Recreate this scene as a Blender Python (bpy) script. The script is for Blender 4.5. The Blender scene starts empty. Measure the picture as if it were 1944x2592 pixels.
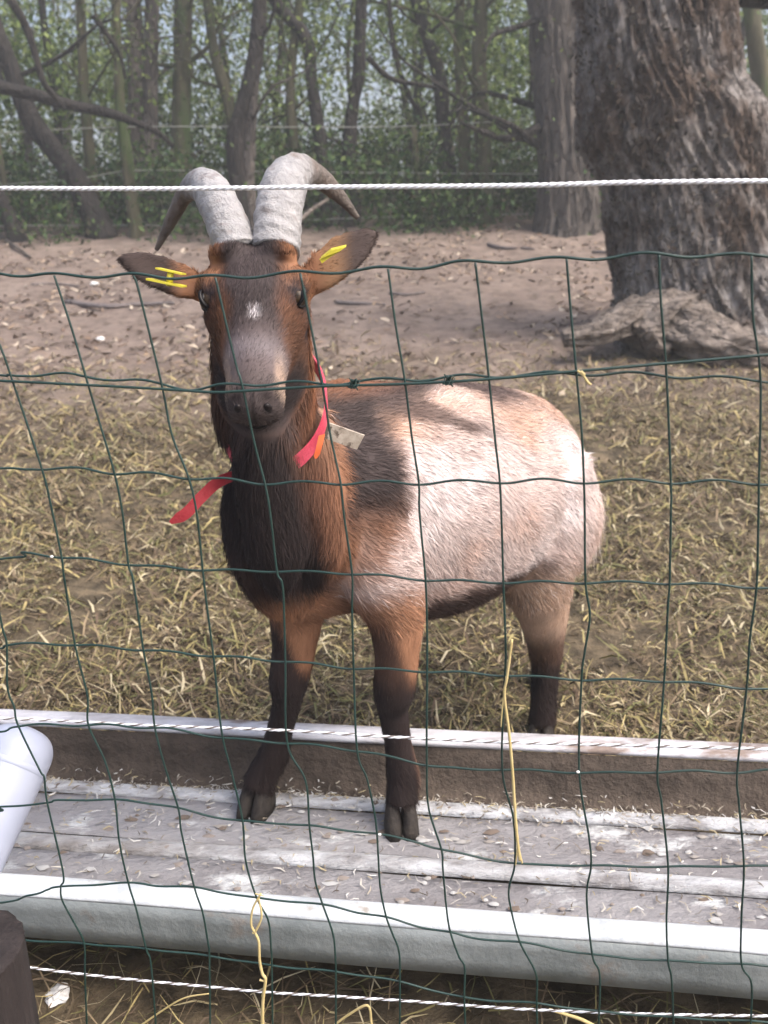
import bpy, bmesh, math, random
import numpy as np
from mathutils import Vector, Matrix, noise
random.seed(7); rng = np.random.default_rng(7)
S = bpy.context.scene; COL = S.collection
R = math.radians

# ------------------------------------------------------------------ camera, sky, sun, exposure
W, H = 1944, 2592
PITCH, ROLL, FOV, CAMH = R(15.6), R(1.6), R(60), 1.0
FP = (H/2)/math.tan(FOV/2)
F_ = np.array([0, math.cos(PITCH), -math.sin(PITCH)])
_U = np.array([0, math.sin(PITCH), math.cos(PITCH)]); _R = np.array([1., 0, 0])
R_ = math.cos(ROLL)*_R - math.sin(ROLL)*_U
U_ = math.sin(ROLL)*_R + math.cos(ROLL)*_U
O_ = np.array([0, 0, CAMH])
cam = bpy.data.cameras.new('camera'); co = bpy.data.objects.new('camera', cam); COL.objects.link(co)
cam.sensor_fit = 'VERTICAL'; cam.angle = FOV; cam.clip_start = 0.02; cam.clip_end = 3000
M = Matrix.Identity(4)
for i in range(3):
    M[i][0] = R_[i]; M[i][1] = U_[i]; M[i][2] = -F_[i]; M[i][3] = O_[i]
co.matrix_world = M
S.camera = co
cam.dof.use_dof = True; cam.dof.focus_distance = 1.08; cam.dof.aperture_fstop = 5.0
wd = bpy.data.worlds.new('World'); S.world = wd; wd.use_nodes = True
nt = wd.node_tree; bg = nt.nodes['Background']
sky = nt.nodes.new('ShaderNodeTexSky'); sky.sky_type = 'NISHITA'; sky.sun_disc = False
SUN_EL, SUN_AZ = R(52), R(118)           # azimuth clockwise from +Y (view direction)
sky.sun_elevation = SUN_EL; sky.sun_rotation = SUN_AZ
sky.air_density = 1.0; sky.dust_density = 8.0; sky.ozone_density = 2.0
nt.links.new(sky.outputs[0], bg.inputs[0]); bg.inputs[1].default_value = 0.15
sl = bpy.data.lights.new('sun', 'SUN'); sl.energy = 1.0; sl.angle = R(40); sl.color = (1, .985, .97)
so = bpy.data.objects.new('sun', sl); COL.objects.link(so)
sd = Vector((math.sin(SUN_AZ)*math.cos(SUN_EL), math.cos(SUN_AZ)*math.cos(SUN_EL), math.sin(SUN_EL)))
so.rotation_euler = sd.to_track_quat('Z', 'Y').to_euler(); so.location = (4, -4, 8)
S.view_settings.view_transform = 'Standard'; S.view_settings.look = 'None'
S.view_settings.exposure = 1.25; S.view_settings.gamma = 1.0
S.cycles.max_bounces = 6; S.cycles.volume_bounces = 0; HAZE = .008; S.cycles.use_denoising = True

def ray(x, y): return F_ + (x-W/2)/FP*R_ - (y-H/2)/FP*U_
def at(x, y, Y):
    d = ray(x, y); return O_ + d*(Y/d[1])
def atz(x, y, z):
    d = ray(x, y); return O_ + d*((z-CAMH)/d[2])
def onplane(x, y, D, k):
    d = ray(x, y); return O_ + d*(D/(d[1]-k*d[0]))

# ------------------------------------------------------------------ helpers
def nz(v, sc, seed=0.0):
    return noise.noise(Vector((v[0]*sc+seed*13.1, v[1]*sc+seed*7.7, v[2]*sc-seed*3.3)))

def mesh_obj(name, V, Fc, mat, parent=None, smooth=True, col=None, mats=None, midx=None):
    me = bpy.data.meshes.new(name)
    V = np.asarray(V, dtype=np.float32)
    if isinstance(Fc, np.ndarray):
        n, k = Fc.shape
        me.vertices.add(len(V)); me.vertices.foreach_set('co', V.ravel())
        me.loops.add(n*k); me.loops.foreach_set('vertex_index', Fc.ravel().astype(np.int32))
        me.polygons.add(n); me.polygons.foreach_set('loop_start', np.arange(0, n*k, k, dtype=np.int32))
        me.polygons.foreach_set('loop_total', np.full(n, k, dtype=np.int32)); me.update(calc_edges=True)
    else:
        me.from_pydata(V.tolist(), [], Fc); me.update()
    if smooth: me.polygons.foreach_set('use_smooth', np.ones(len(me.polygons), dtype=bool))
    for m_ in ([mat] if mats is None else mats): me.materials.append(m_)
    if midx is not None: me.polygons.foreach_set('material_index', np.asarray(midx, dtype=np.int32))
    if col is not None:
        a = me.attributes.new('Col', 'FLOAT_COLOR', 'POINT')
        a.data.foreach_set('color', np.concatenate([col, np.ones((len(col), 1))], 1).astype(np.float32).ravel())
    o = bpy.data.objects.new(name, me); COL.objects.link(o)
    if parent is not None: o.parent = parent
    return o

def empty(name, loc=(0, 0, 0)):
    o = bpy.data.objects.new(name, None); COL.objects.link(o); o.empty_display_size = .05
    return o            # parts are modelled in world space, so the Empty stays at the world origin
def tag(o, label=None, cat=None, group=None, kind=None):
    if label: o['label'] = label
    if cat: o['category'] = cat
    if group: o['group'] = group
    if kind: o['kind'] = kind
    return o

def spline(P, n):
    P = np.asarray(P, float); m = len(P)
    if m < 3:
        t = np.linspace(0, 1, n)[:, None]; return P[0]*(1-t)+P[-1]*t
    T = np.linspace(0, m-1, n); out = []
    for t in T:
        i = min(int(t), m-2); u = t-i
        p0 = P[max(i-1, 0)]; p1 = P[i]; p2 = P[i+1]; p3 = P[min(i+2, m-1)]
        if i == 0: p0 = 2*p1-p2
        if i == m-2: p3 = 2*p2-p1
        out.append(.5*((2*p1)+(-p0+p2)*u+(2*p0-5*p1+4*p2-p3)*u*u+(-p0+3*p1-3*p2+p3)*u**3))
    return np.array(out)

def tube(P, rad, ns=8, cap=True, up=None, fn=None):
    """P (n,3), rad (n,) or (n,2) -> verts, quads. up: direction of the second radius."""
    P = np.asarray(P, float); n = len(P)
    rad = np.asarray(rad, float)
    if rad.ndim == 0: rad = np.full((n, 2), float(rad))
    if rad.ndim == 1: rad = np.stack([rad, rad], 1)
    T = np.gradient(P, axis=0); T /= np.linalg.norm(T, axis=1)[:, None]+1e-12
    ref = np.array(up if up is not None else ([0, 0, 1] if abs(T[0][2]) < .9 else [0, 1, 0]), float)
    V = []; B = None
    for i in range(n):
        if up is not None or B is None:
            b = ref - T[i]*(ref@T[i])
            if np.linalg.norm(b) < 1e-6: b = np.array([1., 0, 0])-T[i]*T[i][0]
        else:
            b = B - T[i]*(B@T[i])
        b /= np.linalg.norm(b)+1e-12; B = b
        a = np.cross(T[i], b)
        th = np.arange(ns)*2*math.pi/ns
        ca, sa = np.cos(th), np.sin(th)
        k = np.ones(ns) if fn is None else np.array([fn(i/(n-1), q, P[i]) for q in th])
        V.append(P[i] + (a[None]*(ca*rad[i, 0]*k)[:, None] + b[None]*(sa*rad[i, 1]*k)[:, None]))
    V = np.concatenate(V)
    i = np.arange(n-1)[:, None]*ns; j = np.arange(ns)[None]; j2 = (j+1) % ns
    Q = np.stack([i+j, i+j2, i+ns+j2, i+ns+j], -1).reshape(-1, 4).tolist()
    if cap:
        Q.append(list(range(ns))[::-1]); Q.append([(n-1)*ns+q for q in range(ns)])
    return V, Q

class MB:
    def __init__(s): s.V = []; s.F = []; s.n = 0; s.m = []
    def add(s, V, Fc, m=0):
        V = np.asarray(V, float); s.V.append(V); s.F += [[q+s.n for q in f] for f in Fc]; s.m += [m]*len(Fc); s.n += len(V); return s
    def build(s, name, mat, parent=None, smooth=True, mats=None):
        return mesh_obj(name, np.concatenate(s.V), s.F, mat, parent, smooth, mats=mats, midx=s.m if mats else None)

def box(c, ax, ay, az):
    c = np.asarray(c, float); ax, ay, az = map(lambda q: np.asarray(q, float), (ax, ay, az))
    V = [c+sx*ax+sy*ay+sz*az for sz in (-1, 1) for sy in (-1, 1) for sx in (-1, 1)]
    return V, [[0, 2, 3, 1], [4, 5, 7, 6], [0, 1, 5, 4], [2, 6, 7, 3], [0, 4, 6, 2], [1, 3, 7, 5]]

# ------------------------------------------------------------------ materials
def mat(name, c1, c2=None, scale=8, rough=.8, bump=0., bscale=None, metal=0., attr=False, island=None, stretch=(1, 1, 1), spec=.3, trans=0., c3=None, scale3=2, cut3=(.5, .6), coat=0, detail=6):
    m = bpy.data.materials.new(name); m.use_nodes = True
    n = m.node_tree.nodes; l = m.node_tree.links; p = n['Principled BSDF']
    p.inputs['Roughness'].default_value = rough; p.inputs['Metallic'].default_value = metal
    p.inputs['Specular IOR Level'].default_value = spec; p.inputs['Coat Weight'].default_value = coat
    tc = n.new('ShaderNodeTexCoord'); mp = n.new('ShaderNodeMapping'); mp.inputs['Scale'].default_value = stretch
    l.new(tc.outputs['Object'], mp.inputs[0])
    out = None
    def nod(sc, dt=6):
        q = n.new('ShaderNodeTexNoise'); q.inputs['Scale'].default_value = sc; q.inputs['Detail'].default_value = dt
        q.inputs['Roughness'].default_value = .65; l.new(mp.outputs[0], q.inputs['Vector']); return q
    if island:
        g = n.new('ShaderNodeNewGeometry'); r = n.new('ShaderNodeValToRGB'); els = r.color_ramp.elements
        r.color_ramp.interpolation = 'CONSTANT' if len(island) > 4 else 'LINEAR'
        while len(els) < len(island): els.new(.5)
        for i, c in enumerate(island): els[i].position = i/max(1, len(island)-(0 if len(island) > 4 else 1)); els[i].color = (*c, 1)
        l.new(g.outputs['Random Per Island'], r.inputs[0]); out = r.outputs[0]
    elif attr:
        a = n.new('ShaderNodeAttribute'); a.attribute_name = 'Col'; out = a.outputs['Color']
    elif c2:
        q = nod(scale, detail); r = n.new('ShaderNodeValToRGB')
        r.color_ramp.elements[0].position = .35; r.color_ramp.elements[1].position = .65
        r.color_ramp.elements[0].color = (*c1, 1); r.color_ramp.elements[1].color = (*c2, 1)
        l.new(q.outputs['Fac'], r.inputs[0]); out = r.outputs[0]
    if c3 is not None:
        q = nod(scale3); r = n.new('ShaderNodeValToRGB'); r.color_ramp.elements[0].position, r.color_ramp.elements[1].position = cut3
        l.new(q.outputs['Fac'], r.inputs[0]); mx = n.new('ShaderNodeMix'); mx.data_type = 'RGBA'
        l.new(r.outputs[0], mx.inputs['Factor']); l.new(out, mx.inputs['A']); mx.inputs['B'].default_value = (*c3, 1); out = mx.outputs['Result']
    if out: l.new(out, p.inputs['Base Color'])
    else: p.inputs['Base Color'].default_value = (*c1, 1)
    if bump:
        q = nod(bscale or scale*3); b = n.new('ShaderNodeBump'); b.inputs['Strength'].default_value = min(1, bump); b.inputs['Distance'].default_value = .01*max(1, bump)
        l.new(q.outputs['Fac'], b.inputs['Height']); l.new(b.outputs[0], p.inputs['Normal'])
    if trans:
        tr = n.new('ShaderNodeBsdfTranslucent'); mixs = n.new('ShaderNodeMixShader'); mixs.inputs[0].default_value = trans
        if out: l.new(out, tr.inputs[0])
        else: tr.inputs[0].default_value = (*c1, 1)
        l.new(p.outputs[0], mixs.inputs[1]); l.new(tr.outputs[0], mixs.inputs[2]); l.new(mixs.outputs[0], n['Material Output'].inputs[0])
    return m

m_soil = mat('soil', (.145, .108, .09), (.25, .195, .162), scale=3.5, rough=.95, bump=1.5, bscale=40, c3=(.075, .055, .038), scale3=9, cut3=(.5, .72))
def soil_zones():
    n = m_soil.node_tree.nodes; l = m_soil.node_tree.links; p = n['Principled BSDF']; src = p.inputs['Base Color'].links[0].from_socket
    tc = n.new('ShaderNodeTexCoord'); sp = n.new('ShaderNodeSeparateXYZ'); l.new(tc.outputs['Object'], sp.inputs[0])
    q = n.new('ShaderNodeTexNoise'); q.inputs['Scale'].default_value = 1.4; q.inputs['Detail'].default_value = 5; l.new(tc.outputs['Object'], q.inputs['Vector'])
    ad = n.new('ShaderNodeMath'); ad.operation = 'MULTIPLY_ADD'; ad.inputs[1].default_value = 3.2; l.new(q.outputs['Fac'], ad.inputs[0]); l.new(sp.outputs['Y'], ad.inputs[2])
    mr = n.new('ShaderNodeMapRange'); mr.inputs['From Min'].default_value = 5.6; mr.inputs['From Max'].default_value = 7.2; l.new(ad.outputs[0], mr.inputs['Value'])
    w = n.new('ShaderNodeTexNoise'); w.inputs['Scale'].default_value = 14; w.inputs['Detail'].default_value = 7; l.new(tc.outputs['Object'], w.inputs['Vector'])
    r = n.new('ShaderNodeValToRGB'); r.color_ramp.elements[0].position = .4; r.color_ramp.elements[1].position = .62; r.color_ramp.elements[0].color = (.058, .045, .028, 1); r.color_ramp.elements[1].color = (.15, .115, .072, 1); l.new(w.outputs['Fac'], r.inputs[0])
    mx = n.new('ShaderNodeMix'); mx.data_type = 'RGBA'; l.new(mr.outputs[0], mx.inputs['Factor']); l.new(r.outputs[0], mx.inputs['A']); l.new(src, mx.inputs['B']); l.new(mx.outputs['Result'], p.inputs['Base Color'])
soil_zones()
m_straw = mat('straw', (1, 1, 1), rough=.7, island=[(.36, .29, .13), (.25, .21, .09), (.15, .14, .055), (.10, .07, .042), (.30, .25, .14), (.075, .055, .035), (.12, .09, .055), (.44, .38, .25), (.19, .14, .085), (.08, .06, .04), (.13, .13, .05), (.11, .075, .05), (.24, .18, .11)])
m_farlitter = mat('leaf_litter', (1, 1, 1), rough=.85, island=[(.20, .14, .10), (.12, .08, .06), (.30, .23, .17), (.45, .38, .30), (.10, .07, .055), (.25, .18, .12)])
m_stalk = mat('stalk', (.50, .39, .17), (.62, .50, .25), scale=30, rough=.6)
m_bark_dark = mat('bark_dark', (.014, .012, .011), (.042, .035, .032), scale=9, rough=.9, bump=1.5, bscale=30, stretch=(1, 1, .25))
m_bark_grey = mat('bark_grey', (.055, .047, .042), (.15, .13, .115), scale=7, rough=.9, bump=2, bscale=22, stretch=(1, 1, .22))
m_bark_moss = mat('bark_moss', (.035, .035, .02), (.10, .09, .055), scale=5, rough=.9, bump=1.5, bscale=25, stretch=(1, 1, .3), c3=(.05, .075, .025), scale3=3)
m_bark_big = mat('bark_big', (.10, .082, .072), (.33, .305, .29), scale=13, rough=.92, bump=3, bscale=26, c3=(.085, .06, .046), scale3=2.6, cut3=(.47, .6), stretch=(1, 1, .75))
def plates(m, sc, st, dist, strength):
    """furrowed bark plates as relief"""
    n = m.node_tree.nodes; l = m.node_tree.links; p = n['Principled BSDF']; tc = n.new('ShaderNodeTexCoord'); mp = n.new('ShaderNodeMapping'); mp.inputs['Scale'].default_value = st
    l.new(tc.outputs['Object'], mp.inputs[0]); q = n.new('ShaderNodeTexNoise'); q.inputs['Scale'].default_value = 5; q.inputs['Detail'].default_value = 4; l.new(mp.outputs[0], q.inputs['Vector'])
    mx = n.new('ShaderNodeMix'); mx.data_type = 'RGBA'; mx.blend_type = 'LINEAR_LIGHT'; mx.inputs['Factor'].default_value = .14; l.new(mp.outputs[0], mx.inputs['A']); l.new(q.outputs['Color'], mx.inputs['B'])
    v = n.new('ShaderNodeTexVoronoi'); v.feature = 'DISTANCE_TO_EDGE'; v.inputs['Scale'].default_value = sc; l.new(mx.outputs['Result'], v.inputs['Vector'])
    r = n.new('ShaderNodeMapRange'); r.inputs['From Max'].default_value = .22; r.interpolation_type = 'SMOOTHSTEP'; l.new(v.outputs['Distance'], r.inputs['Value'])
    b = n.new('ShaderNodeBump'); b.inputs['Strength'].default_value = strength; b.inputs['Distance'].default_value = dist; l.new(r.outputs[0], b.inputs['Height'])
    old = p.inputs['Normal'].links[0].from_node; l.new(b.outputs[0], old.inputs['Normal'])
plates(m_bark_big, 9, (1, 1, .42), .05, 1.0); plates(m_bark_grey, 10, (1, 1, .3), .04, .9); plates(m_bark_dark, 14, (1, 1, .3), .02, .8)
m_root = mat('root_wood', (.09, .072, .06), (.26, .22, .19), scale=9, rough=.9, bump=2, bscale=25)
plates(m_root, 11, (.6, 1, 1.6), .035, .8)
GREENS = [(.075, .125, .028), (.11, .17, .04), (.18, .25, .06), (.08, .115, .035), (.24, .30, .095), (.045, .08, .02)]
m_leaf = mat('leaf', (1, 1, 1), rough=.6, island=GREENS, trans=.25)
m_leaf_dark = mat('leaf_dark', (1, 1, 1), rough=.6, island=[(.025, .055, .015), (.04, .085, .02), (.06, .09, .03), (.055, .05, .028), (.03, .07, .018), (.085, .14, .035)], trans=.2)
m_leaf_pale = mat('leaf_pale', (1, 1, 1), rough=.7, island=[(.16, .22, .10), (.2, .24, .15), (.11, .16, .07), (.27, .30, .2), (.14, .15, .10), (.09, .13, .06)], trans=.3)  # distance haze painted into these paler leaf greens
m_wire = mat('green_wire', (.008, .03, .025), (.014, .042, .036), scale=60, rough=.45, spec=.5)
m_farwire = mat('far_wire', (.30, .31, .28), rough=.5)
m_white_rope = mat('white_rope', (.86, .87, .9), (.72, .74, .8), scale=300, rough=.55)
m_brown_rope = mat('brown_rope', (.12, .10, .09), (.25, .22, .2), scale=200, rough=.7)
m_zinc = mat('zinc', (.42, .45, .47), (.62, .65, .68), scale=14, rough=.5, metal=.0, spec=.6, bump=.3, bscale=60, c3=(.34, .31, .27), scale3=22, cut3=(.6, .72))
m_zinc_shaded = mat('zinc_shaded', (.17, .19, .19), (.27, .295, .295), scale=10, rough=.5, metal=.15, spec=.6, bump=.3, bscale=60, c3=(.22, .2, .18), scale3=18, cut3=(.58, .7))  # near side's shade put into the colour as a darker zinc
m_zinc_floor = mat('zinc_floor', (.165, .155, .16), (.29, .285, .295), scale=5, rough=.7, bump=1, bscale=70, c3=(.58, .60, .61), scale3=14, cut3=(.57, .68), stretch=(.5, 1, 1))
m_zinc_rib = mat('zinc_rib', (.20, .19, .19), (.58, .60, .63), scale=26, rough=.6, bump=1, bscale=80, stretch=(.4, 1, 1), c3=(.19, .17, .155), scale3=3, cut3=(.48, .62))
m_mud = mat('mud', (.06, .047, .038), (.115, .09, .072), scale=12, rough=.9, bump=1.5, bscale=50)
m_rimfar = mat('zinc_far_rim', (.36, .345, .36), (.62, .62, .66), scale=22, rough=.55, bump=.5, bscale=60, c3=(.22, .17, .145), scale3=12, cut3=(.5, .6), stretch=(.4, 1, 1))
m_plastic = mat('white_plastic', (.33, .36, .46), (.40, .43, .52), scale=5, rough=.38, spec=.5, c3=(.3, .3, .34), scale3=30, cut3=(.70, .74))
m_post = mat('dark_post', (.016, .012, .012), (.036, .028, .027), scale=20, rough=.85, bump=1, stretch=(1, 1, .15))
m_coat = mat('goat_coat', (1, 1, 1), rough=.75, attr=True, spec=.25)
m_horn = mat('horn', (1, 1, 1), attr=True, rough=.5, spec=.35, bump=.8, bscale=90)
m_hoof = mat('hoof_horn', (.016, .013, .012), (.04, .033, .027), scale=30, rough=.75, bump=.5)
m_eye = mat('eye', (.05, .03, .015), (.02, .014, .01), scale=200, rough=.35, spec=.2)
m_pupil = mat('pupil', (.006, .005, .006), rough=.4, spec=.25)
m_nostril = mat('nostril', (.012, .008, .008), rough=.5)
m_red = mat('red_strap', (.52, .045, .085), (.62, .09, .14), scale=25, rough=.5, bump=.3, bscale=300)
m_redtail = mat('red_strap_tail', (.36, .025, .035), (.46, .05, .06), scale=25, rough=.5, bump=.3, bscale=300)
m_orange = mat('orange_strap', (.75, .15, .05), rough=.5)
m_plate = mat('collar_plate', (.30, .25, .2), (.50, .44, .37), scale=60, rough=.6, c3=(.12, .09, .07), scale3=90, cut3=(.52, .6))
m_yellow = mat('yellow_tag', (.50, .43, .035), (.60, .53, .06), scale=20, rough=.4)
m_stick = mat('stick', (.10, .085, .085), (.20, .17, .16), scale=20, rough=.9)
m_fluff = mat('white_fluff', (.75, .74, .72), (.85, .85, .84), scale=30, rough=.9)
m_bud = mat('grain', (.8, .8, .76), rough=.6)

# ------------------------------------------------------------------ ground
def gz(x, y):
    u = max(0., y-1.9)
    if y < 12.5: z = .095*u + .0068*u*u
    else:
        u0 = 10.6; z0 = .095*u0+.0068*u0*u0; z = z0 + 2.2*(1-math.exp(-(y-12.5)*.055))
    v = Vector((x, y, 0))
    b = min(1, max(.15, (y-1.2)/2))
    z += b*(.028*noise.noise(v*1.3) + .022*noise.noise(v*4.1+Vector((3, 1, 0))) + .014*noise.noise(v*9) + .006*noise.noise(v*17))
    if y > 12: z += .15*noise.noise(v*.3)*min(1, (y-12)/4)
    return z

def grid_xy():
    ys = [-60, -30, -15, -5, -2, -.5] + list(np.arange(0, 8, .045)) + list(np.arange(8, 14, .09)) + [14.5, 15, 16, 17, 18, 20, 22, 25, 28, 32, 37, 43, 50, 60, 80, 110]
    xs0 = list(np.arange(0, 3.2, .05)) + [3.3, 3.5, 3.8, 4.2, 4.7, 5.3, 6, 7, 8, 10, 13, 17, 25, 40, 60]
    xs = sorted(set([-x for x in xs0] + xs0)); return xs, ys
xs, ys = grid_xy(); nx = len(xs)
V = np.array([(x, y, gz(x, y) if y > .3 else .01*noise.noise(Vector((x*2, y*2, 0)))) for y in ys for x in xs])
i = np.arange(len(ys)-1)[:, None]*nx; j = np.arange(nx-1)[None]
Q = np.stack([i+j, i+j+1, i+nx+j+1, i+nx+j], -1).reshape(-1, 4)
ground = tag(mesh_obj('ground', V, Q, m_soil), kind='structure')

# ------------------------------------------------------------------ litter (stuff)
def blades(n, px, py, pz, length, width, lift, curve=.3, ang=None):
    """flat bent strips lying on the ground: 2 quads each"""
    a = rng.uniform(0, 2*math.pi, n) if ang is None else ang
    d = np.stack([np.cos(a), np.sin(a), np.zeros(n)], 1)
    s = np.stack([-np.sin(a), np.cos(a), np.zeros(n)], 1)
    c = rng.uniform(-curve, curve, n)[:, None]
    P = np.stack([px, py, pz], 1); L = length[:, None]; w = width[:, None]
    up = np.array([0, 0, 1.])[None]
    l0 = (lift*rng.uniform(-.1, .25, n))[:, None]; l1 = (lift*rng.uniform(.2, 1., n))[:, None]; l2 = (lift*rng.uniform(-.1, 1.6, n))[:, None]
    p0 = P - d*L*.5 + up*l0; p1 = P + s*c*L*.5 + up*l1; p2 = P + d*L*.5 + up*l2
    tw = rng.normal(0, .5, n)[:, None]; sw = s*np.cos(tw) + up*np.sin(tw)
    Vv = np.stack([p0-sw*w*.4, p0+sw*w*.4, p1-sw*w*.5, p1+sw*w*.5, p2-sw*w*.15, p2+sw*w*.15], 1).reshape(-1, 3)
    k = np.arange(n)[:, None]*6
    Fq = np.concatenate([k+np.array([[0, 1, 3, 2]]), k+np.array([[2, 3, 5, 4]])], 0)
    return Vv, Fq
_gi = {}
def gzv(x, y): return np.array([gz(a, b) for a, b in zip(x, y)])
def clumpy(x, y, sc, seed):
    return np.array([noise.noise(Vector((a*sc+seed, b*sc, 2.2))) for a, b in zip(x, y)])
def scatter(n, y0, y1, powr, dens_sc=1.6, thr=-.25, seed=0, xh=.62):
    yy = y0 + (y1-y0)*rng.uniform(0, 1, n)**powr
    xx = rng.uniform(-1, 1, n)*(yy*.56+.55)
    k = clumpy(xx, yy, dens_sc, seed)+.5*clumpy(xx, yy, dens_sc*4, seed+9) > thr + rng.uniform(-.25, .25, n)
    return xx[k], yy[k]
xx, yy = scatter(165000, 1.42, 6.4, 1.35, thr=-.42)
keep = rng.uniform(0, 1, len(xx)) > np.clip((yy-3.6)/2.4, 0, 1)**.8*.97; xx, yy = xx[keep], yy[keep]
n = len(xx); L = (.006+.022*rng.gamma(1.6, 1, n).clip(0, 4.5)*.75)*(1+.15*(yy-1.5)); wdt = (.0012+.0016*rng.gamma(1.2, 1, n).clip(0, 3))*(1+.25*(yy-1.5))
Vv, Fq = blades(n, xx, yy, gzv(xx, yy)+.003, L, wdt, L*.42, .16)
tag(mesh_obj('straw_litter', Vv, Fq, m_straw, smooth=False), 'trampled yellow straw and hay bits strewn over the paddock soil', 'straw', kind='stuff')
xx, yy = scatter(11500, 4.6, 11.4, .8, thr=.0, dens_sc=.9, seed=5)
n = len(xx); L = rng.uniform(.03, .09, n); wdt = rng.uniform(.008, .03, n)
Vv, Fq = blades(n, xx, yy, gzv(xx, yy)+.004, L, wdt, L*.3, .4)
tag(mesh_obj('leaf_litter', Vv, Fq, m_farlitter, smooth=False), 'dry brown leaf litter scattered over the bare earth behind the goat', 'leaf litter', kind='stuff')
# foreground straw + grass between fence and trough
n = 900; xx = rng.uniform(-.6, .6, n); yy = rng.uniform(.78, 1.05, n) - .148*xx
L = rng.uniform(.02, .13, n)*rng.uniform(.5, 1, n); wdt = rng.uniform(.0012, .0032, n)
Vv, Fq = blades(n, xx, yy, gzv(xx, yy)+.004, L, wdt, L*.35, .25)
tag(mesh_obj('foreground_straw', Vv, Fq, m_straw, smooth=False), 'loose straw on dark soil below the near rim of the trough', 'straw', kind='stuff')

# ------------------------------------------------------------------ trees
def px_path(pts, Y, dY=0):
    m = len(pts); return np.array([at(p[0], p[1], Y + dY*i/max(1, m-1)) for i, p in enumerate(pts)])
def limb_tube(P, r0, r1, n=22, ns=9, rough=.12, seed=0, flare=0):
    Pp = spline(P, n); t = np.linspace(0, 1, n)
    rr = r0 + (r1-r0)*t + (flare*np.exp(-t*12) if flare else 0)
    return tube(Pp, rr, ns, True, None, lambda tt, q, p: 1+rough*noise.noise(Vector((math.cos(q)*1.5, math.sin(q)*1.5, p[2]*3+seed)))*2+rough*1.2*noise.noise(Vector((math.cos(q)*3, math.sin(q)*3, p[2]*11+p[0]*9+seed))))
def ground_hit(x, y, Ymax):
    for Y in np.arange(2., Ymax+.01, .05):
        p = at(x, y, Y)
        if p[2] <= gz(p[0], p[1]): return float(Y)
    return Ymax
def leaves_at(C, spread, n, size, flat=.8):
    """n leaf-sized rhombs around centres C"""
    C = np.asarray(C); k = rng.integers(0, len(C), n)
    P = C[k] + rng.normal(0, 1, (n, 3))*np.asarray(spread)
    a = rng.normal(0, 1, (n, 3)); a /= np.linalg.norm(a, axis=1)[:, None]
    b = np.cross(a, rng.normal(0, 1, (n, 3))); b /= np.linalg.norm(b, axis=1)[:, None]
    s = (size*rng.uniform(.5, 1.3, n))[:, None]
    Vv = np.stack([P-a*s, P+b*s*.5, P+a*s, P-b*s*.5], 1).reshape(-1, 3)
    return Vv, np.arange(n*4).reshape(-1, 4)

def grow(base_pts, r0, seed, nb=6, lenb=1.4, twig=3):
    """limbs and twigs off the upper two thirds of a trunk"""
    rs = np.random.default_rng(seed); limbs = []; tips = []
    Pp = spline(base_pts, 24)
    for b in range(nb):
        MBb = MB(); limbs.append(MBb); k = rs.integers(7, 23); o = Pp[k]; rr = r0*(1-.6*k/24)*.35
        a = rs.uniform(0, 2*math.pi); d = np.array([math.cos(a), math.sin(a)*.7, rs.uniform(.25, 1.1)]); d /= np.linalg.norm(d)
        l = lenb*rs.uniform(.5, 1.2)
        pts = [o, o+d*l*.35+rs.normal(0, .05, 3), o+d*l*.7+rs.normal(0, .1, 3)+[0, 0, .05], o+d*l+rs.normal(0, .15, 3)]
        v, f = tube(spline(pts, 9), np.linspace(rr, rr*.25, 9), 5); MBb.add(v, f)
        tips += [pts[2], pts[3]]
        for q in range(twig):
            o2 = pts[rs.integers(1, 4)]; d2 = d+rs.normal(0, .6, 3); d2 /= np.linalg.norm(d2)
            e = o2+d2*l*.45; v, f = tube(spline([o2, o2+d2*l*.2+rs.normal(0, .04, 3), e], 5), np.linspace(rr*.35, rr*.1, 5), 4); MBb.add(v, f); tips.append(e)
    return limbs, np.array(tips)

def tree(pts, Y, r, mt, label, seed, dY=0, r1=None, crown=True, nb=6, lf=500, leafm=None, group='trees of the wood behind the paddock', up=2.5, name='woodland_tree', cat='tree', lsize=.03):
    hit = ground_hit(*pts[-1], 12.4 if Y < 11.7 else Y); r *= .86*hit/Y; Y = hit
    P = px_path(pts[::-1], Y, dY)     # base first
    P[0, 2] = gz(P[0, 0], P[0, 1])-.05
    d = P[-1]-P[-2]; d /= np.linalg.norm(d)
    P = np.concatenate([P, [P[-1]+d*up*.5+[.05, .05, .1], P[-1]+d*up+[.1, .1, .4]]])
    e = empty(name)
    v, f = limb_tube(P, r, r1 or r*.55, 90, 14, seed=seed, flare=r*.5)
    mesh_obj('trunk', v, f, mt, e)
    if crown:
        m_, tips = grow(P, r, seed, nb)
        for b_ in m_: b_.build('limb', mt, e)
        v, f = leaves_at(tips, (.28, .28, .25), lf, lsize)
        mesh_obj('crown', v, f, leafm or m_leaf, e, smooth=False)
    tag(e, label, 'tree', group)
    return e, P

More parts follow.
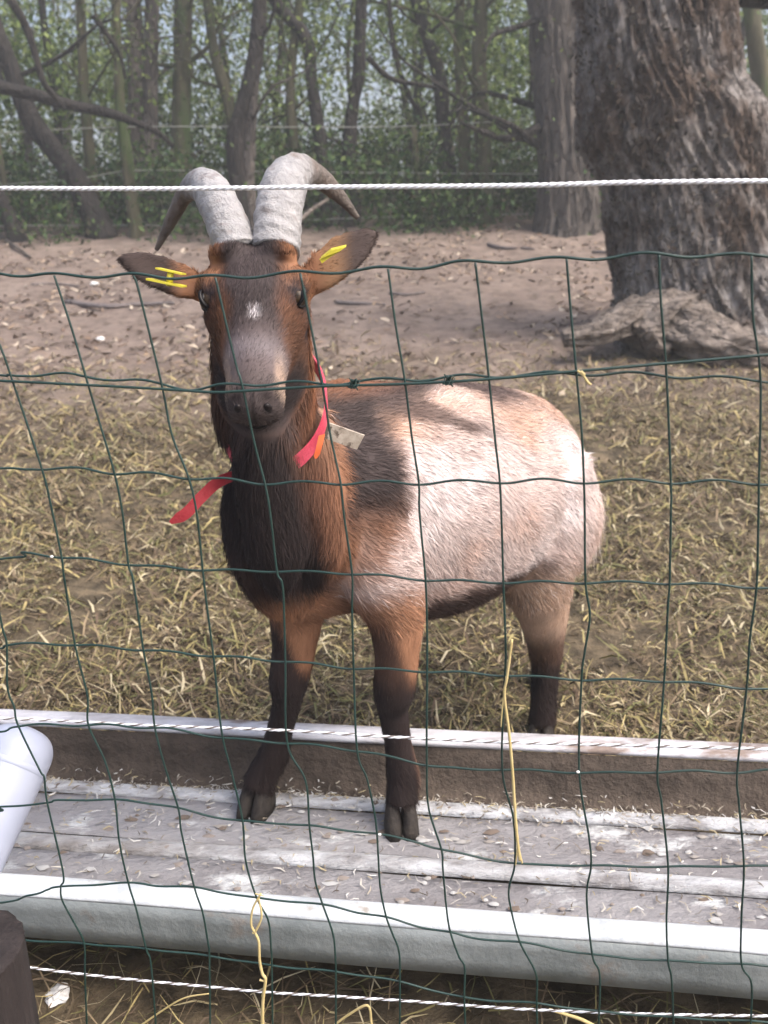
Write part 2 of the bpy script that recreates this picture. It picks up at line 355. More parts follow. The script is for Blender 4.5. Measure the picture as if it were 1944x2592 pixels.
tree([(-30, 20), (30, 180), (75, 290), (130, 370), (190, 450), (225, 520), (262, 600)], 9.2, .135, m_bark_dark, 'thick dark trunk leaning to the left at the picture edge', 1, nb=5)
tree([(657, 0), (652, 100), (640, 180), (614, 280), (600, 350), (602, 440), (612, 540), (620, 620)], 8.0, .105, m_bark_dark, 'dark crooked trunk rising straight behind the goat\'s horns', 2, nb=4)
tree([(640, 250), (634, 350), (630, 440), (634, 540), (636, 620)], 8.35, .075, m_bark_grey, 'paler trunk close beside the crooked one behind the horns', 3, nb=3, up=3.4)
tree([(705, 15), (775, 100), (791, 234), (811, 352), (815, 440), (820, 570)], 10.8, .10, m_bark_dark, 'slanting brown trunk to the right of the crooked trunk behind the horns', 4)
tree([(915, 0), (908, 176), (889, 293), (885, 381), (890, 480), (882, 572)], 11.0, .11, m_bark_dark, 'straight dark trunk right of the goat\'s right-hand horn', 5)
tree([(1052, 0), (1077, 88), (1109, 176), (1118, 264), (1127, 381), (1148, 557)], 10.4, .10, m_bark_dark, 'bowed dark trunk left of the grey-green trunk in mid wood', 6)
tree([(1218, 0), (1212, 176), (1224, 410), (1224, 565)], 11.6, .13, m_bark_moss, 'upright grey-green mossy trunk between bowed trunk and grey fissured trunk', 7)
tree([(293, 0), (300, 150), (306, 293), (328, 469), (347, 600)], 10.6, .075, m_bark_moss, 'thin mossy pale trunk right of the leaning dark one', 8)
tree([(205, 0), (212, 200), (222, 330), (232, 450), (240, 590)], 11.4, .085, m_bark_moss, 'mossy trunk crossed by the leaning dark trunk', 9)
tree([(527, 0), (545, 146), (580, 264), (590, 380), (585, 560)], 12.2, .10, m_bark_moss, 'mossy trunk just left of the crooked trunk behind the horns', 10)
tree([(338, 0), (342, 140), (345, 300), (350, 560)], 14.5, .16, m_bark_grey, 'far grey trunk above the goat\'s left-hand horn', 11)
tree([(386, 0), (384, 130), (380, 300), (378, 560)], 16.5, .17, m_bark_grey, 'farther pale grey trunk beside the far grey one', 12)
tree([(465, 0), (462, 200), (458, 380), (455, 560)], 15, .2, m_bark_moss, 'broad hazy trunk far behind the goat\'s left-hand horn', 13)
tree([(985, 0), (1000, 140), (1040, 250), (1062, 290), (1035, 400), (1030, 560)], 11.2, .04, m_bark_dark, 'thin crooked sapling in front of the bowed trunk', 14, nb=5)
tree([(1900, 0), (1925, 200), (1930, 420), (1925, 600)], 9.5, .12, m_bark_moss, 'trunk at the right picture edge behind the huge tree', 15, nb=3)
tree([(-40, 420), (0, 500), (28, 560), (48, 610)], 9.0, .09, m_bark_dark, 'short leaning trunk low at the left picture edge', 16, crown=False, up=.5)
tree([(1165, 0), (1160, 130), (1172, 300), (1180, 560)], 13.5, .10, m_bark_moss, 'dim trunk seen between the bowed trunk and the grey-green trunk', 17)
tree([(760, 0), (735, 200), (742, 380), (745, 570)], 13.0, .09, m_bark_moss, 'dim far trunk right behind the slanting brown trunk', 18)

# grey fissured tree
def bark_fn(amp, k, seed, zsc=1.0):
    def f(t, q, p):
        v = Vector((math.cos(q)*k, math.sin(q)*k, p[2]*zsc+seed))
        r_ = 1-abs(noise.noise(v))*2
        return 1 + amp*(r_-.5) + amp*.7*noise.noise(v*2.7) + .06*noise.noise(Vector((math.cos(q)*1.2, math.sin(q)*1.2, p[2]*.8+seed)))
    return f
P = px_path([(1440, 590), (1440, 520), (1436, 420), (1428, 300), (1416, 180), (1408, 60), (1400, -200), (1380, -600)], 10.5)
P[0, 2] = gz(P[0, 0], P[0, 1])-.45
e = empty('grey_tree')
Pp = spline(P, 190); t = np.linspace(0, 1, 190); rr = .325-.06*t+.22*np.exp(-t*16)
v, f = tube(Pp, rr, 96, fn=bark_fn(.15, 7, 3, 1.1)); mesh_obj('trunk', v, f, m_bark_grey, e)
for pts, r0 in [([(1365, 322), (1288, 351), (1224, 334), (1165, 310)], .045), ([(1362, 50), (1310, 68), (1247, 90), (1225, 130)], .03)]:
    v, f = limb_tube(px_path(pts, 10.35, -.25), r0*1.2, r0*.45, 20, 7); mesh_obj('limb', v, f, m_bark_dark, e)
m_, tips = grow(P, .2, 77, 5, 1.8)
for b_ in m_: b_.build('limb', m_bark_dark, e)
v, f = leaves_at(tips, (.3, .3, .3), 500, .03); mesh_obj('crown', v, f, m_leaf, e, smooth=False)
tag(e, 'grey fissured tree with spreading foot just left of the huge tree', 'tree')

# fallen and loose limbs in the wood
def loose(name, pts, Y, r0, label, mt=m_bark_dark, cat='branch', group=None):
    v, f = limb_tube(px_path(pts, Y, .3), r0, r0*.5, 22, 7, rough=.2); o = mesh_obj(name, v, f, mt); tag(o, label, cat, group); return o
loose('fallen_branch', [(-10, 220), (88, 240), (165, 262), (275, 285), (330, 305), (400, 335), (440, 372)], 10.4, .06, 'dark fallen limb slanting down across the leaning trunk at left')
loose('hanging_branch', [(28, 0), (76, 88), (105, 195), (135, 240), (165, 275)], 9.8, .04, 'thin dark limb rising steeply at upper left above the fallen limb')
loose('hanging_branch', [(235, 40), (265, 80), (300, 130), (318, 200)], 10.2, .03, 'short dark limb hanging between the thin mossy trunks at upper left')
loose('hanging_branch', [(930, 145), (972, 187), (1007, 205), (1060, 214), (1105, 222)], 10.2, .03, 'dark limb running level into the bowed trunk')
loose('broken_branch', [(756, 560), (790, 530), (830, 505)], 8.8, .025, 'pale broken branch on the ground right of the right-hand horn', m_root)

# the huge tree at right
NZ, NS = 330, 330
leftpts = [(1.36, .05), (1.5, .45), (1.575, .74), (1.53, 1.15), (1.47, 1.42), (1.31, 1.68), (1.26, 2.43), (1.2, 4.2)]
rightpts = [(3.25, .05), (2.95, .45), (2.72, .85), (2.55, 1.35), (2.42, 1.85), (2.26, 2.05), (2.18, 2.43), (2.12, 4.2)]
def lerp(tab, z): return float(np.interp(z, [q[1] for q in tab], [q[0] for q in tab]))
V = []
for a in range(NZ):
    z = .05 + 4.1*(a/(NZ-1))**1.25
    l_, r_ = lerp(leftpts, z), lerp(rightpts, z); cx, rx = (l_+r_)/2, (r_-l_)/2
    ry = rx*.85; cy = 5.95
    for b in range(NS):
        q = 2*math.pi*b/NS; c_, s_ = math.cos(q), math.sin(q)
        dirv = Vector((c_*9.5 + z*2.2, s_*9.5, z*2.8)); wv = Vector((c_*2, s_*2, z*1.3))
        wq = noise.noise(wv*1.7)*.8
        dv = dirv+Vector((wq, wq, 0))
        rg = 1-abs(noise.noise(dv))*2.2
        bur = noise.noise(Vector((c_*2.2, s_*2.2, z*2.1+4)))
        k = 1 + .075*(rg-.4) + .05*noise.noise(dv*2.1) + .028*noise.noise(dv*5) + .09*bur
        if z < 1.1: k += .16*(1.1-z)*math.cos(q*5+.6+.4*bur)
        V.append((cx+rx*k*c_, cy+ry*k*s_, z))
i = np.arange(NZ-1)[:, None]*NS; j = np.arange(NS)[None]; j2 = (j+1) % NS
Q = np.stack([i+j, i+j2, i+NS+j2, i+NS+j], -1).reshape(-1, 4)
big = empty('huge_tree'); mesh_obj('trunk', V, Q, m_bark_big, big)
def rootpiece(pts, r0, r1, seed, Y=None, mt=m_root, squash=.7):
    P = np.array([at(p[0], p[1], p[2]) for p in pts]); Pp = spline(P, 64); t = np.linspace(0, 1, 64)
    rr = r0+(r1-r0)*t
    v, f = tube(Pp, np.stack([rr, rr*squash], 1), 44, fn=lambda tt, q, p: 1+.4*noise.noise(Vector((math.cos(q)*2.2, math.sin(q)*2.2, p[0]*4+seed)))+.18*noise.noise(Vector((math.cos(q)*5, math.sin(q)*5, p[0]*11+seed)))+.14*noise.noise(Vector((math.cos(q)*11, math.sin(q)*11, p[0]*26+seed))))
    mesh_obj('root', v, f, mt, big)
rootpiece([(1700, 800, 5.62), (1740, 826, 5.4), (1800, 858, 5.28), (1880, 888, 5.2), (1960, 905, 5.2)], .24, .12, 1)
rootpiece([(1690, 790, 5.62), (1665, 810, 5.42), (1640, 842, 5.36), (1620, 862, 5.32)], .22, .15, 9)
rootpiece([(1640, 775, 5.55), (1590, 800, 5.4), (1530, 835, 5.3), (1450, 852, 5.3), (1425, 856, 5.3)], .11, .06, 4)
rootpiece([(1620, 765, 5.6), (1580, 782, 5.5), (1535, 800, 5.45), (1500, 822, 5.42)], .07, .03, 6)
rootpiece([(1610, 815, 5.5), (1570, 838, 5.35), (1540, 852, 5.3)], .075, .05, 12)
v, f = limb_tube(np.array([(1.9, 5.9, 3.9), (2.4, 5.6, 4.6), (3.3, 5.2, 5.3), (4.2, 4.9, 5.7)]), .28, .12, 24, 14, seed=3); mesh_obj('limb', v, f, m_bark_big, big)
v, f = limb_tube(np.array([(1.6, 5.95, 3.9), (1.3, 6.2, 4.8), (.8, 6.5, 6.0), (.5, 6.9, 7.2)]), .33, .14, 24, 14, seed=5); mesh_obj('limb', v, f, m_bark_big, big)
v, f = limb_tube(np.array([(2.15, 6.1, 2.55), (2.6, 6.0, 2.5), (3.2, 5.8, 2.56)]), .07, .05, 16, 10, seed=8); mesh_obj('limb', v, f, m_bark_dark, big)
rs = np.random.default_rng(5); m_ = MB(); tips = []
for k in range(16):
    o = np.array([[.5, 6.9, 7.2], [.8, 6.5, 6.], [3.3, 5.2, 5.3], [4.2, 4.9, 5.7]][k % 4]); d = rs.normal(0, 1, 3); d[2] = abs(d[2])+.3; d /= np.linalg.norm(d)
    e_ = o+d*1.6; v, f = tube(spline([o, o+d*.8+rs.normal(0, .1, 3), e_], 8), np.linspace(.05, .012, 8), 6); mesh_obj('twig', v, f, m_bark_dark, big); tips += [e_, o+d*.9]
v, f = leaves_at(np.array(tips), (.35, .35, .3), 700, .035); mesh_obj('crown', v, f, m_leaf, big, smooth=False)
# rough burr shoots on the trunk's left side
C = []
for k in range(420):
    z = rng.uniform(.5, 2.9); l_, r_ = lerp(leftpts, z), lerp(rightpts, z); q = rng.uniform(math.pi*.98, math.pi*1.55)
    C.append(((l_+r_)/2+(r_-l_)/2*math.cos(q)*1.03, 5.95+(r_-l_)/2*.85*math.sin(q)*1.03, z))
v, f = leaves_at(C, (.02, .02, .04), 2000, .02)
mesh_obj('burr_shoot', v, f, mat('burr', (1, 1, 1), rough=.9, island=[(.05, .035, .028), (.09, .07, .055), (.10, .085, .07), (.04, .035, .025), (.12, .10, .085), (.07, .05, .035)]), big, smooth=False)['kind'] = 'stuff'
tag(big, 'huge old tree with furrowed burred trunk and root flare at right', 'tree')
# stub post
c = at(1646, 905, 5.0); gy = gz(c[0], c[1])
v, f = tube([(c[0], c[1], gy-.05), (c[0], c[1], gy+.04), (c[0]+.003, c[1], gy+.085), (c[0]+.004, c[1], gy+.09)], [.028, .027, .025, .018], 10)
tag(mesh_obj('stump_peg', v, f, m_root), 'short grey wooden peg in the ground before the huge tree\'s roots', 'peg')

# thin trees, undergrowth, far wood
sap_meshes = []
for k in range(5):
    rs = np.random.default_rng(100+k); P = [np.array([0, 0, 0.])]
    for q in range(6): P.append(P[-1]+np.array([rs.normal(0, .12), rs.normal(0, .12), 1.0]))
    v, f = limb_tube(np.array(P), .05, .02, 24, 7, seed=k); tr = (v, f)
    g, tips = grow(np.array(P), .06, 100+k, 7, 1.2, 3)
    lv, lf_ = leaves_at(tips, (.3, .3, .35), 260, .035)
    sap_meshes.append((tr, g, (lv, lf_)))
saps = []
for k in range(5):
    (v, f), g, (lv, lf_) = sap_meshes[k]
    e = empty('thin_tree'); tm = MB().add(v, f); [tm.add(np.concatenate(b_.V), b_.F) for b_ in g]; tm.build('trunk', [m_bark_moss, m_bark_dark, m_bark_grey][k % 3], e); mesh_obj('crown', lv, lf_, [m_leaf, m_leaf_pale][k % 2], e, smooth=False); saps.append(e)
def copy_tree(o):
    c = o.copy(); COL.objects.link(c)
    for ch in o.children:
        d = ch.copy(); COL.objects.link(d); d.parent = c
    return c
rs = np.random.default_rng(42)
for k in range(56):
    o = saps[k] if k < 5 else copy_tree(saps[k % 5])
    y = rs.uniform(11.6, 19) if k < 40 else rs.uniform(19, 32); x = rs.uniform(-.60, .55)*y
    o.location = (x, y, gz(x, y)-.05); o.rotation_euler = (rs.normal(0, .05), rs.normal(0, .07), rs.uniform(0, 6.28)); s_ = rs.uniform(.7, 1.5); o.scale = (s_, s_, rs.uniform(.9, 1.4))
    tag(o, 'thin bare woodland tree among the many in the hazy background', 'tree', 'thin trees filling the wood')
def mass(name, n, yr, zr, size, mt, label, sx=.70, clump=.35, nc=160, seed=0, fall=1.):
    r2 = np.random.default_rng(seed); yy = r2.uniform(*yr, nc); n = int(n*1.45); nc = int(nc*1.45); yy = r2.uniform(*yr, nc); xx = r2.uniform(-sx, sx*.95, nc)*yy
    zz = np.array([gz(a, b) for a, b in zip(xx, yy)]) + zr[0] + (zr[1]-zr[0])*r2.uniform(0, 1, nc)**fall
    v, f = leaves_at(np.stack([xx, yy, zz], 1), (clump, clump, clump*.7), n, size); o = mesh_obj(name, v, f, mt, smooth=False)
    return tag(o, label, 'foliage', kind='stuff')
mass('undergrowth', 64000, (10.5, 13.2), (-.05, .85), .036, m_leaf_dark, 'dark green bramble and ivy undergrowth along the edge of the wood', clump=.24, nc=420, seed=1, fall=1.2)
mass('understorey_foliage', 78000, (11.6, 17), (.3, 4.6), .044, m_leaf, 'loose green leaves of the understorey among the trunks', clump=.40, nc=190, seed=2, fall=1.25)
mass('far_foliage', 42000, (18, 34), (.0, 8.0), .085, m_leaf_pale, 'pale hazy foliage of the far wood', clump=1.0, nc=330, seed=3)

# haze volume added to veil the background like lens glare and whiten sky gaps
def haze_box(d):
    x0, x1, y0, y1, z0, z1 = -62, 62, -62, 112, -1.2, 16
    V = [(x, y, z) for z in (z0, z1) for y in (y0, y1) for x in (x0, x1)]
    o = mesh_obj('haze', V, [[0, 2, 3, 1], [4, 5, 7, 6], [0, 1, 5, 4], [2, 6, 7, 3], [0, 4, 6, 2], [1, 3, 7, 5]], None, smooth=False, mats=[])
    m = bpy.data.materials.new('haze_veil'); m.use_nodes = True; n = m.node_tree.nodes; n.remove(n['Principled BSDF'])
    pv = n.new('ShaderNodeVolumePrincipled'); pv.inputs['Color'].default_value = (.93, .96, .97, 1); pv.inputs['Density'].default_value = d; pv.inputs['Anisotropy'].default_value = .2
    m.node_tree.links.new(pv.outputs[0], n['Material Output'].inputs['Volume']); o.data.materials.append(m)
    tag(o, 'pale haze volume added to veil the wood', 'haze', kind='stuff')
haze_box(HAZE)

# far wire fence at the wood's edge
fe = empty('far_fence')
for pts in ([(-20, 338), (340, 321), (972, 321), (1350, 302), (1480, 296)], [(-20, 470), (200, 452), (332, 432), (560, 433), (900, 437), (1400, 441)], [(-20, 572), (240, 570), (500, 569), (900, 552), (1200, 545), (1400, 540)]):
    P = px_path(pts, 10.9); v, f = tube(spline(P, 60), .0055, 5); mesh_obj('wire', v, f, m_farwire, fe)
for pxx in (352, 1062, 30):
    b = at(pxx, 560, 10.93); g_ = gz(b[0], 10.93)
    v, f = tube([(b[0], 10.93, g_-.1), (b[0]-.02, 10.93, g_+.5), (b[0]-.05, 10.93, g_+1.1)], [.04, .038, .036], 8); mesh_obj('post', v, f, m_bark_moss, fe)
tag(fe, 'slack wire fence with thin posts along the edge of the wood', 'fence')

# sticks, fluff on the far ground
def gstick(pts, r, label, mt=m_stick):
    P = []
    for (x, y) in pts:
        Y = 3.
        for _ in range(40):
            p = at(x, y, Y); Y += (p[2]-gz(p[0], p[1]))*3 if abs(p[2]-gz(p[0], p[1])) > .001 else 0; Y = min(max(Y, 1.6), 12)
        p = at(x, y, Y); P.append((p[0], p[1], gz(p[0], p[1])+r*.8))
    v, f = limb_tube(np.array(P), r, r*.6, 16, 6, rough=.25); o = mesh_obj('stick', v, f, mt); return tag(o, label, 'stick', 'fallen sticks on the bare ground')
gstick([(165, 769), (270, 781), (345, 776), (440, 772)], .022, 'long blue-grey stick on the ground left of the goat\'s head')
gstick([(850, 768), (905, 772), (975, 775)], .016, 'thin stick right of the goat\'s right-hand eye')
gstick([(985, 744), (1030, 748), (1075, 742)], .012, 'curved twig between second and third fence wires right of the goat')
gstick([(1236, 622), (1270, 631), (1308, 632)], .022, 'dark short stick on bare earth left of the huge tree')
gstick([(1320, 630), (1352, 634)], .016, 'small dark stick end next to the dark short stick')
gstick([(1500, 640), (1545, 642), (1580, 640)], .016, 'stick lying against the huge tree\'s foot')
gstick([(0, 600), (40, 628), (78, 655)], .022, 'pale slanting stick at the left picture edge', m_bark_grey)
gstick([(80, 722), (140, 720), (200, 727)], .012, 'faint twig on the ground at far left')
def gblob(name, x, y, r, mt, label, cat, group=None):
    Y = 3.
    for _ in range(40):
        p = at(x, y, Y); dz = p[2]-gz(p[0], p[1]); Y = min(max(Y+dz*(3 if y < 2000 else .7), .7), 12)
    p = at(x, y, Y); bm = bmesh.new(); bmesh.ops.create_icosphere(bm, subdivisions=3, radius=r)
    for q in bm.verts: q.co = q.co*(1+.5*noise.noise(q.co*(2/r)+Vector((x, y, 0)))); q.co.z *= .55; q.co += Vector((p[0], p[1], gz(p[0], p[1])+r*.4))
    me = bpy.data.meshes.new(name); bm.to_mesh(me); bm.free(); me.materials.append(mt); o = bpy.data.objects.new(name, me); COL.objects.link(o); return tag(o, label, cat, group)
gblob('white_fluff', 255, 862, .028, m_fluff, 'white tuft of fluff on the ground left of the goat\'s face', 'fluff')
gblob('white_fluff', 240, 722, .035, m_fluff, 'dull white tuft under the goat\'s left-hand ear', 'fluff')
for k, (x, y) in enumerate([(985, 620), (1025, 618), (1058, 604), (1100, 605), (1545, 712), (1537, 700), (1562, 690), (1272, 712)]):
    gblob('wood_chip', x, y, .016, m_root, ['leftmost of four pale chips on the earth right of the ear', 'second of four pale chips right of the ear', 'third of four pale chips right of the ear', 'rightmost of four pale chips right of the ear', 'larger pale chip beside the huge tree\'s left edge', 'pale chip just above the larger one beside the huge tree', 'pale chip nearest the huge tree\'s bark', 'lone pale chip under the fence top wire right of middle'][k], 'wood chip', 'pale chips on the bare earth')
gblob('white_fluff', 147, 2527, .016, m_fluff, 'white tuft in the straw near the dark post', 'fluff')

# ------------------------------------------------------------------ trough
SL = -.148
def tp(x, y0, z): return np.array([x, y0+SL*x, z])
XS = np.linspace(-1.5, 1.5, 120)
def strip(profile, wob=.0015, seed=0, thick=.002):
    """sheet of metal swept along the trough: profile [(across, z)], given a real thickness"""
    pr = np.array(profile, float); d = np.gradient(pr, axis=0); nn = np.stack([-d[:, 1], d[:, 0]], 1); nn /= np.linalg.norm(nn, axis=1)[:, None]+1e-9
    loop = np.concatenate([pr, (pr-nn*thick)[::-1]]); m = len(loop); V = []
    for x in XS:
        for (a, z) in loop:
            w = wob*noise.noise(Vector((x*3+seed, a*8, z*8))); V.append(tp(x, a+w*.6, z+w))
    n_ = len(XS); i = np.arange(n_-1)[:, None]*m; j = np.arange(m)[None]; j2 = (j+1) % m
    Q = np.stack([i+j, i+m+j, i+m+j2, i+j2], -1).reshape(-1, 4).tolist() + [list(range(m)), [(n_-1)*m+q for q in range(m)][::-1]]
    return V, Q
tr = empty('feeding_trough')
def tpart(name, prof, mt, **k):
    v, f = strip(prof, **k); return mesh_obj(name, v, f, mt, tr)
arc = [(.941+.008*(1-math.cos(a)), .192+.008*math.sin(a)) for a in np.linspace(0, math.pi/2, 6)]
tpart('near_side', [(.940, .128), (.9405, .15), (.941, .17), (.941, .1915)], m_zinc_shaded)
tpart('near_rim', arc + [(.96, .2005), (.972, .200), (.978, .197), (.985, .188)], m_zinc, wob=.0028)
tpart('near_wall', [(.9855, .1865), (1.0, .15), (1.015, .115), (1.03, .102)], m_zinc_floor)
tpart('floor', [(1.031, .1015), (1.06, .098), (1.10, .098), (1.135, .099), (1.158, .102)], m_zinc_floor, wob=.003)
tpart('rib', [(1.159, .1025), (1.168, .110), (1.180, .1125), (1.19, .110), (1.198, .104)], m_zinc_rib, wob=.002, seed=2)
tpart('floor', [(1.199, .1035), (1.23, .099), (1.27, .098), (1.30, .099), (1.315, .101)], m_zinc_floor, wob=.003, seed=4)
tpart('rib', [(1.316, .1015), (1.323, .109), (1.335, .1115), (1.345, .109), (1.352, .103)], m_zinc_rib, wob=.002, seed=5)
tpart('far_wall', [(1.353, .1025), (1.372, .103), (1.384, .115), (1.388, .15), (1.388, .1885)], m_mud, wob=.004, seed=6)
tpart('far_rim', [(1.387, .190), (1.385, .197), (1.392, .2005), (1.41, .201), (1.432, .199), (1.440, .19)], m_rimfar, seed=7)
tag(tr, 'long galvanised metal trough with ribbed dirty floor under the goat\'s forefeet', 'trough')
# crust, straw and droppings in the trough
n = 2600; xx = rng.uniform(-.85, .8, n); a0 = rng.uniform(0, 1, n)
ac = np.where(rng.uniform(0, 1, n) < .45, 1.345+rng.normal(0, .018, n), 1.03+.33*a0)
zz = np.where(ac > 1.36, .106+(ac-1.36)*.3, .1035+.008*np.exp(-((ac-1.18)/.012)**2)+.008*np.exp(-((ac-1.335)/.012)**2))
L = rng.uniform(.005, .02, n); wdt = rng.uniform(.001, .003, n)
Vv, Fq = blades(n, xx, ac+SL*xx, zz, L, wdt, L*.2, .6)
tag(mesh_obj('trough_litter', Vv, Fq, mat('grey_straw', (1, 1, 1), rough=.8, island=[(.42, .40, .36), (.30, .27, .22), (.20, .17, .13), (.52, .51, .49), (.34, .29, .18), (.12, .10, .08)]), smooth=False), 'chopped straw bits lying along the ribs of the trough floor', 'straw', kind='stuff')
cr = MB()
for k in range(260):
    x = rng.uniform(-.8, .75); a = rng.choice([1.18, 1.335, 1.1, 1.25])+rng.normal(0, .02); r_ = rng.uniform(.003, .011); z = .1005+.009*math.exp(-((a-1.18)/.014)**2)+.009*math.exp(-((a-1.335)/.014)**2)
    c = tp(x, a, z); mth = [c+np.array([math.cos(q)*r_*rng.uniform(.6, 1.6), math.sin(q)*r_*rng.uniform(.4, .9), 0]) for q in np.arange(7)*2*math.pi/7]; top = c+[0, 0, .0035]
    cr.add(mth+[top], [[q, (q+1) % 7, 7] for q in range(7)])
cr.build('dung_crust', mat('crust', (1, 1, 1), rough=.9, island=[(.3, .29, .28), (.22, .19, .17), (.14, .11, .09), (.38, .38, .38), (.26, .24, .22)]))
tag(bpy.data.objects['dung_crust'], 'crumbs of dried dirt stuck to the trough floor', 'dirt', kind='stuff')

# white plastic pipe with a domed end, leaning over the left end of the trough
p0 = at(40, 1912, 1.17); p1 = at(-118, 2240, 1.04); dv = (p1-p0)/np.linalg.norm(p1-p0); RP = .052
pa = [p0-dv*(RP*.80*math.sin(a)) for a in np.linspace(math.pi/2, 0, 14)]; ra = [max(.0006, RP*math.cos(a)**.62) for a in np.linspace(math.pi/2, 0, 14)]
e1 = p0+dv*((p0[2]-.02)/-dv[2])
pb = [p0+(e1-p0)*t for t in np.linspace(0, 1, 24)[1:]]
pc = empty('plastic_pipe')
v, f = tube(pa+pb, ra+[RP]*len(pb), 40, fn=lambda t, q, p: 1+.012*noise.noise(Vector((math.cos(q), math.sin(q), p[2]*6)))); mesh_obj('barrel', v, f, m_plastic, pc)
v, f = tube([p0+dv*.012, p0+dv*.014, p0+dv*.019, p0+dv*.021], [RP*1.001, RP*1.022, RP*1.022, RP*1.001], 40, cap=False); mesh_obj('seam', v, f, m_plastic, pc)
tag(pc, 'thick white plastic pipe with rounded end leaning at the trough\'s left end', 'pipe')
# dark post in front of the fence
P = [(-.447, .75, -.05), (-.447, .75, .15), (-.447, .75, .25), (-.447, .75, .330), (-.447, .75, .338), (-.447, .75, .341)]
v, f = tube(spline(np.array(P), 40), np.interp(np.linspace(0, 1, 40), [0, .85, .96, 1], [.066, .064, .06, .04]), 28, fn=lambda t, q, p: 1+.05*noise.noise(Vector((math.cos(q)*4, math.sin(q)*4, p[2]*3)))+.02*noise.noise(Vector((math.cos(q)*12, math.sin(q)*12, p[2]*6))))
tag(mesh_obj('wooden_post', v, f, m_post), 'dark brown wooden post stub at the lower left corner', 'post')

# ------------------------------------------------------------------ green mesh fence
FD, FK = .85, -.15
fence = empty('mesh_fence')
VW = [
 [(-150, 700), (-90, 960), (-55, 1190), (-25, 1420), (4, 1579), (17, 1632), (19, 1740), (36, 1790), (46, 1836), (101, 1950), (112, 1968), (120, 2033), (160, 2210), (154, 2244), (158, 2280), (190, 2340), (213, 2389), (215, 2470), (220, 2600)],
 [(-75, 695), (0, 875), (27, 950), (105, 1184), (129, 1280), (156, 1410), (162, 1460), (190, 1632), (221, 1760), (224, 1835), (266, 1928), (291, 2025), (302, 2130), (325, 2235), (344, 2298), (370, 2402), (382, 2440), (395, 2600)],
 [(137, 697), (181, 830), (217, 953), (249, 1060), (289, 1195), (310, 1300), (325, 1428), (337, 1470), (363, 1645), (384, 1755), (392, 1842), (418, 1943), (451, 2046), (460, 2110), (492, 2246), (513, 2310), (527, 2390), (530, 2420), (532, 2600)],
 [(338, 698), (352, 739), (409, 972), (435, 1100), (477, 1208), (498, 1300), (513, 1442), (523, 1530), (540, 1660), (561, 1852), (589, 1966), (614, 2078), (622, 2180), (650, 2273), (679, 2330), (686, 2400), (688, 2444), (690, 2600)],
 [(545, 702), (595, 914), (612, 972), (646, 1130), (670, 1222), (684, 1300), (701, 1446), (716, 1490), (722, 1674), (727, 1880), (773, 1976), (783, 2090), (792, 2165), (798, 2230), (817, 2290), (843, 2365), (849, 2430), (850, 2460), (850, 2600)],
 [(760, 691), (815, 970), (836, 1100), (862, 1222), (870, 1300), (891, 1452), (891, 1540), (895, 1691), (904, 1900), (929, 1972), (948, 2060), (954, 2111), (957, 2160), (963, 2250), (978, 2322), (992, 2360), (1010, 2410), (1012, 2485), (1012, 2600)],
 [(982, 680), (1001, 820), (1024, 960), (1043, 1110), (1060, 1222), (1062, 1300), (1077, 1467), (1081, 1600), (1081, 1699), (1080, 1935), (1085, 2045), (1117, 2150), (1121, 2200), (1130, 2300), (1140, 2360), (1161, 2420), (1176, 2450), (1175, 2525), (1178, 2600)],
 [(1203, 664), (1224, 840), (1237, 952), (1254, 1120), (1265, 1218), (1270, 1330), (1274, 1474), (1280, 1640), (1278, 1709), (1271, 1946), (1299, 2070), (1303, 2185), (1288, 2250), (1293, 2300), (1316, 2385), (1356, 2465), (1358, 2540), (1360, 2600)],
 [(1434, 655), (1444, 780), (1459, 945), (1472, 1090), (1478, 1218), (1480, 1300), (1482, 1474), (1493, 1560), (1480, 1650), (1472, 1720), (1466, 1954), (1491, 2120), (1496, 2191), (1485, 2270), (1499, 2416), (1518, 2470), (1515, 2600)],
 [(1668, 645), (1672, 750), (1687, 950), (1698, 1219), (1698, 1300), (1695, 1476), (1691, 1530), (1681, 1724), (1664, 1953), (1674, 2030), (1691, 2194), (1687, 2330), (1691, 2432), (1700, 2480), (1705, 2600)],
 [(1902, 648), (1906, 800), (1925, 962), (1921, 1222), (1919, 1350), (1915, 1486), (1898, 1620), (1890, 1741), (1866, 1954), (1871, 2040), (1883, 2192), (1877, 2320), (1877, 2440), (1902, 2490), (1900, 2600)],
 [(2140, 640), (2150, 960), (2145, 1225), (2135, 1495), (2110, 1750), (2075, 1950), (2078, 2195), (2080, 2450), (2085, 2600)],
]
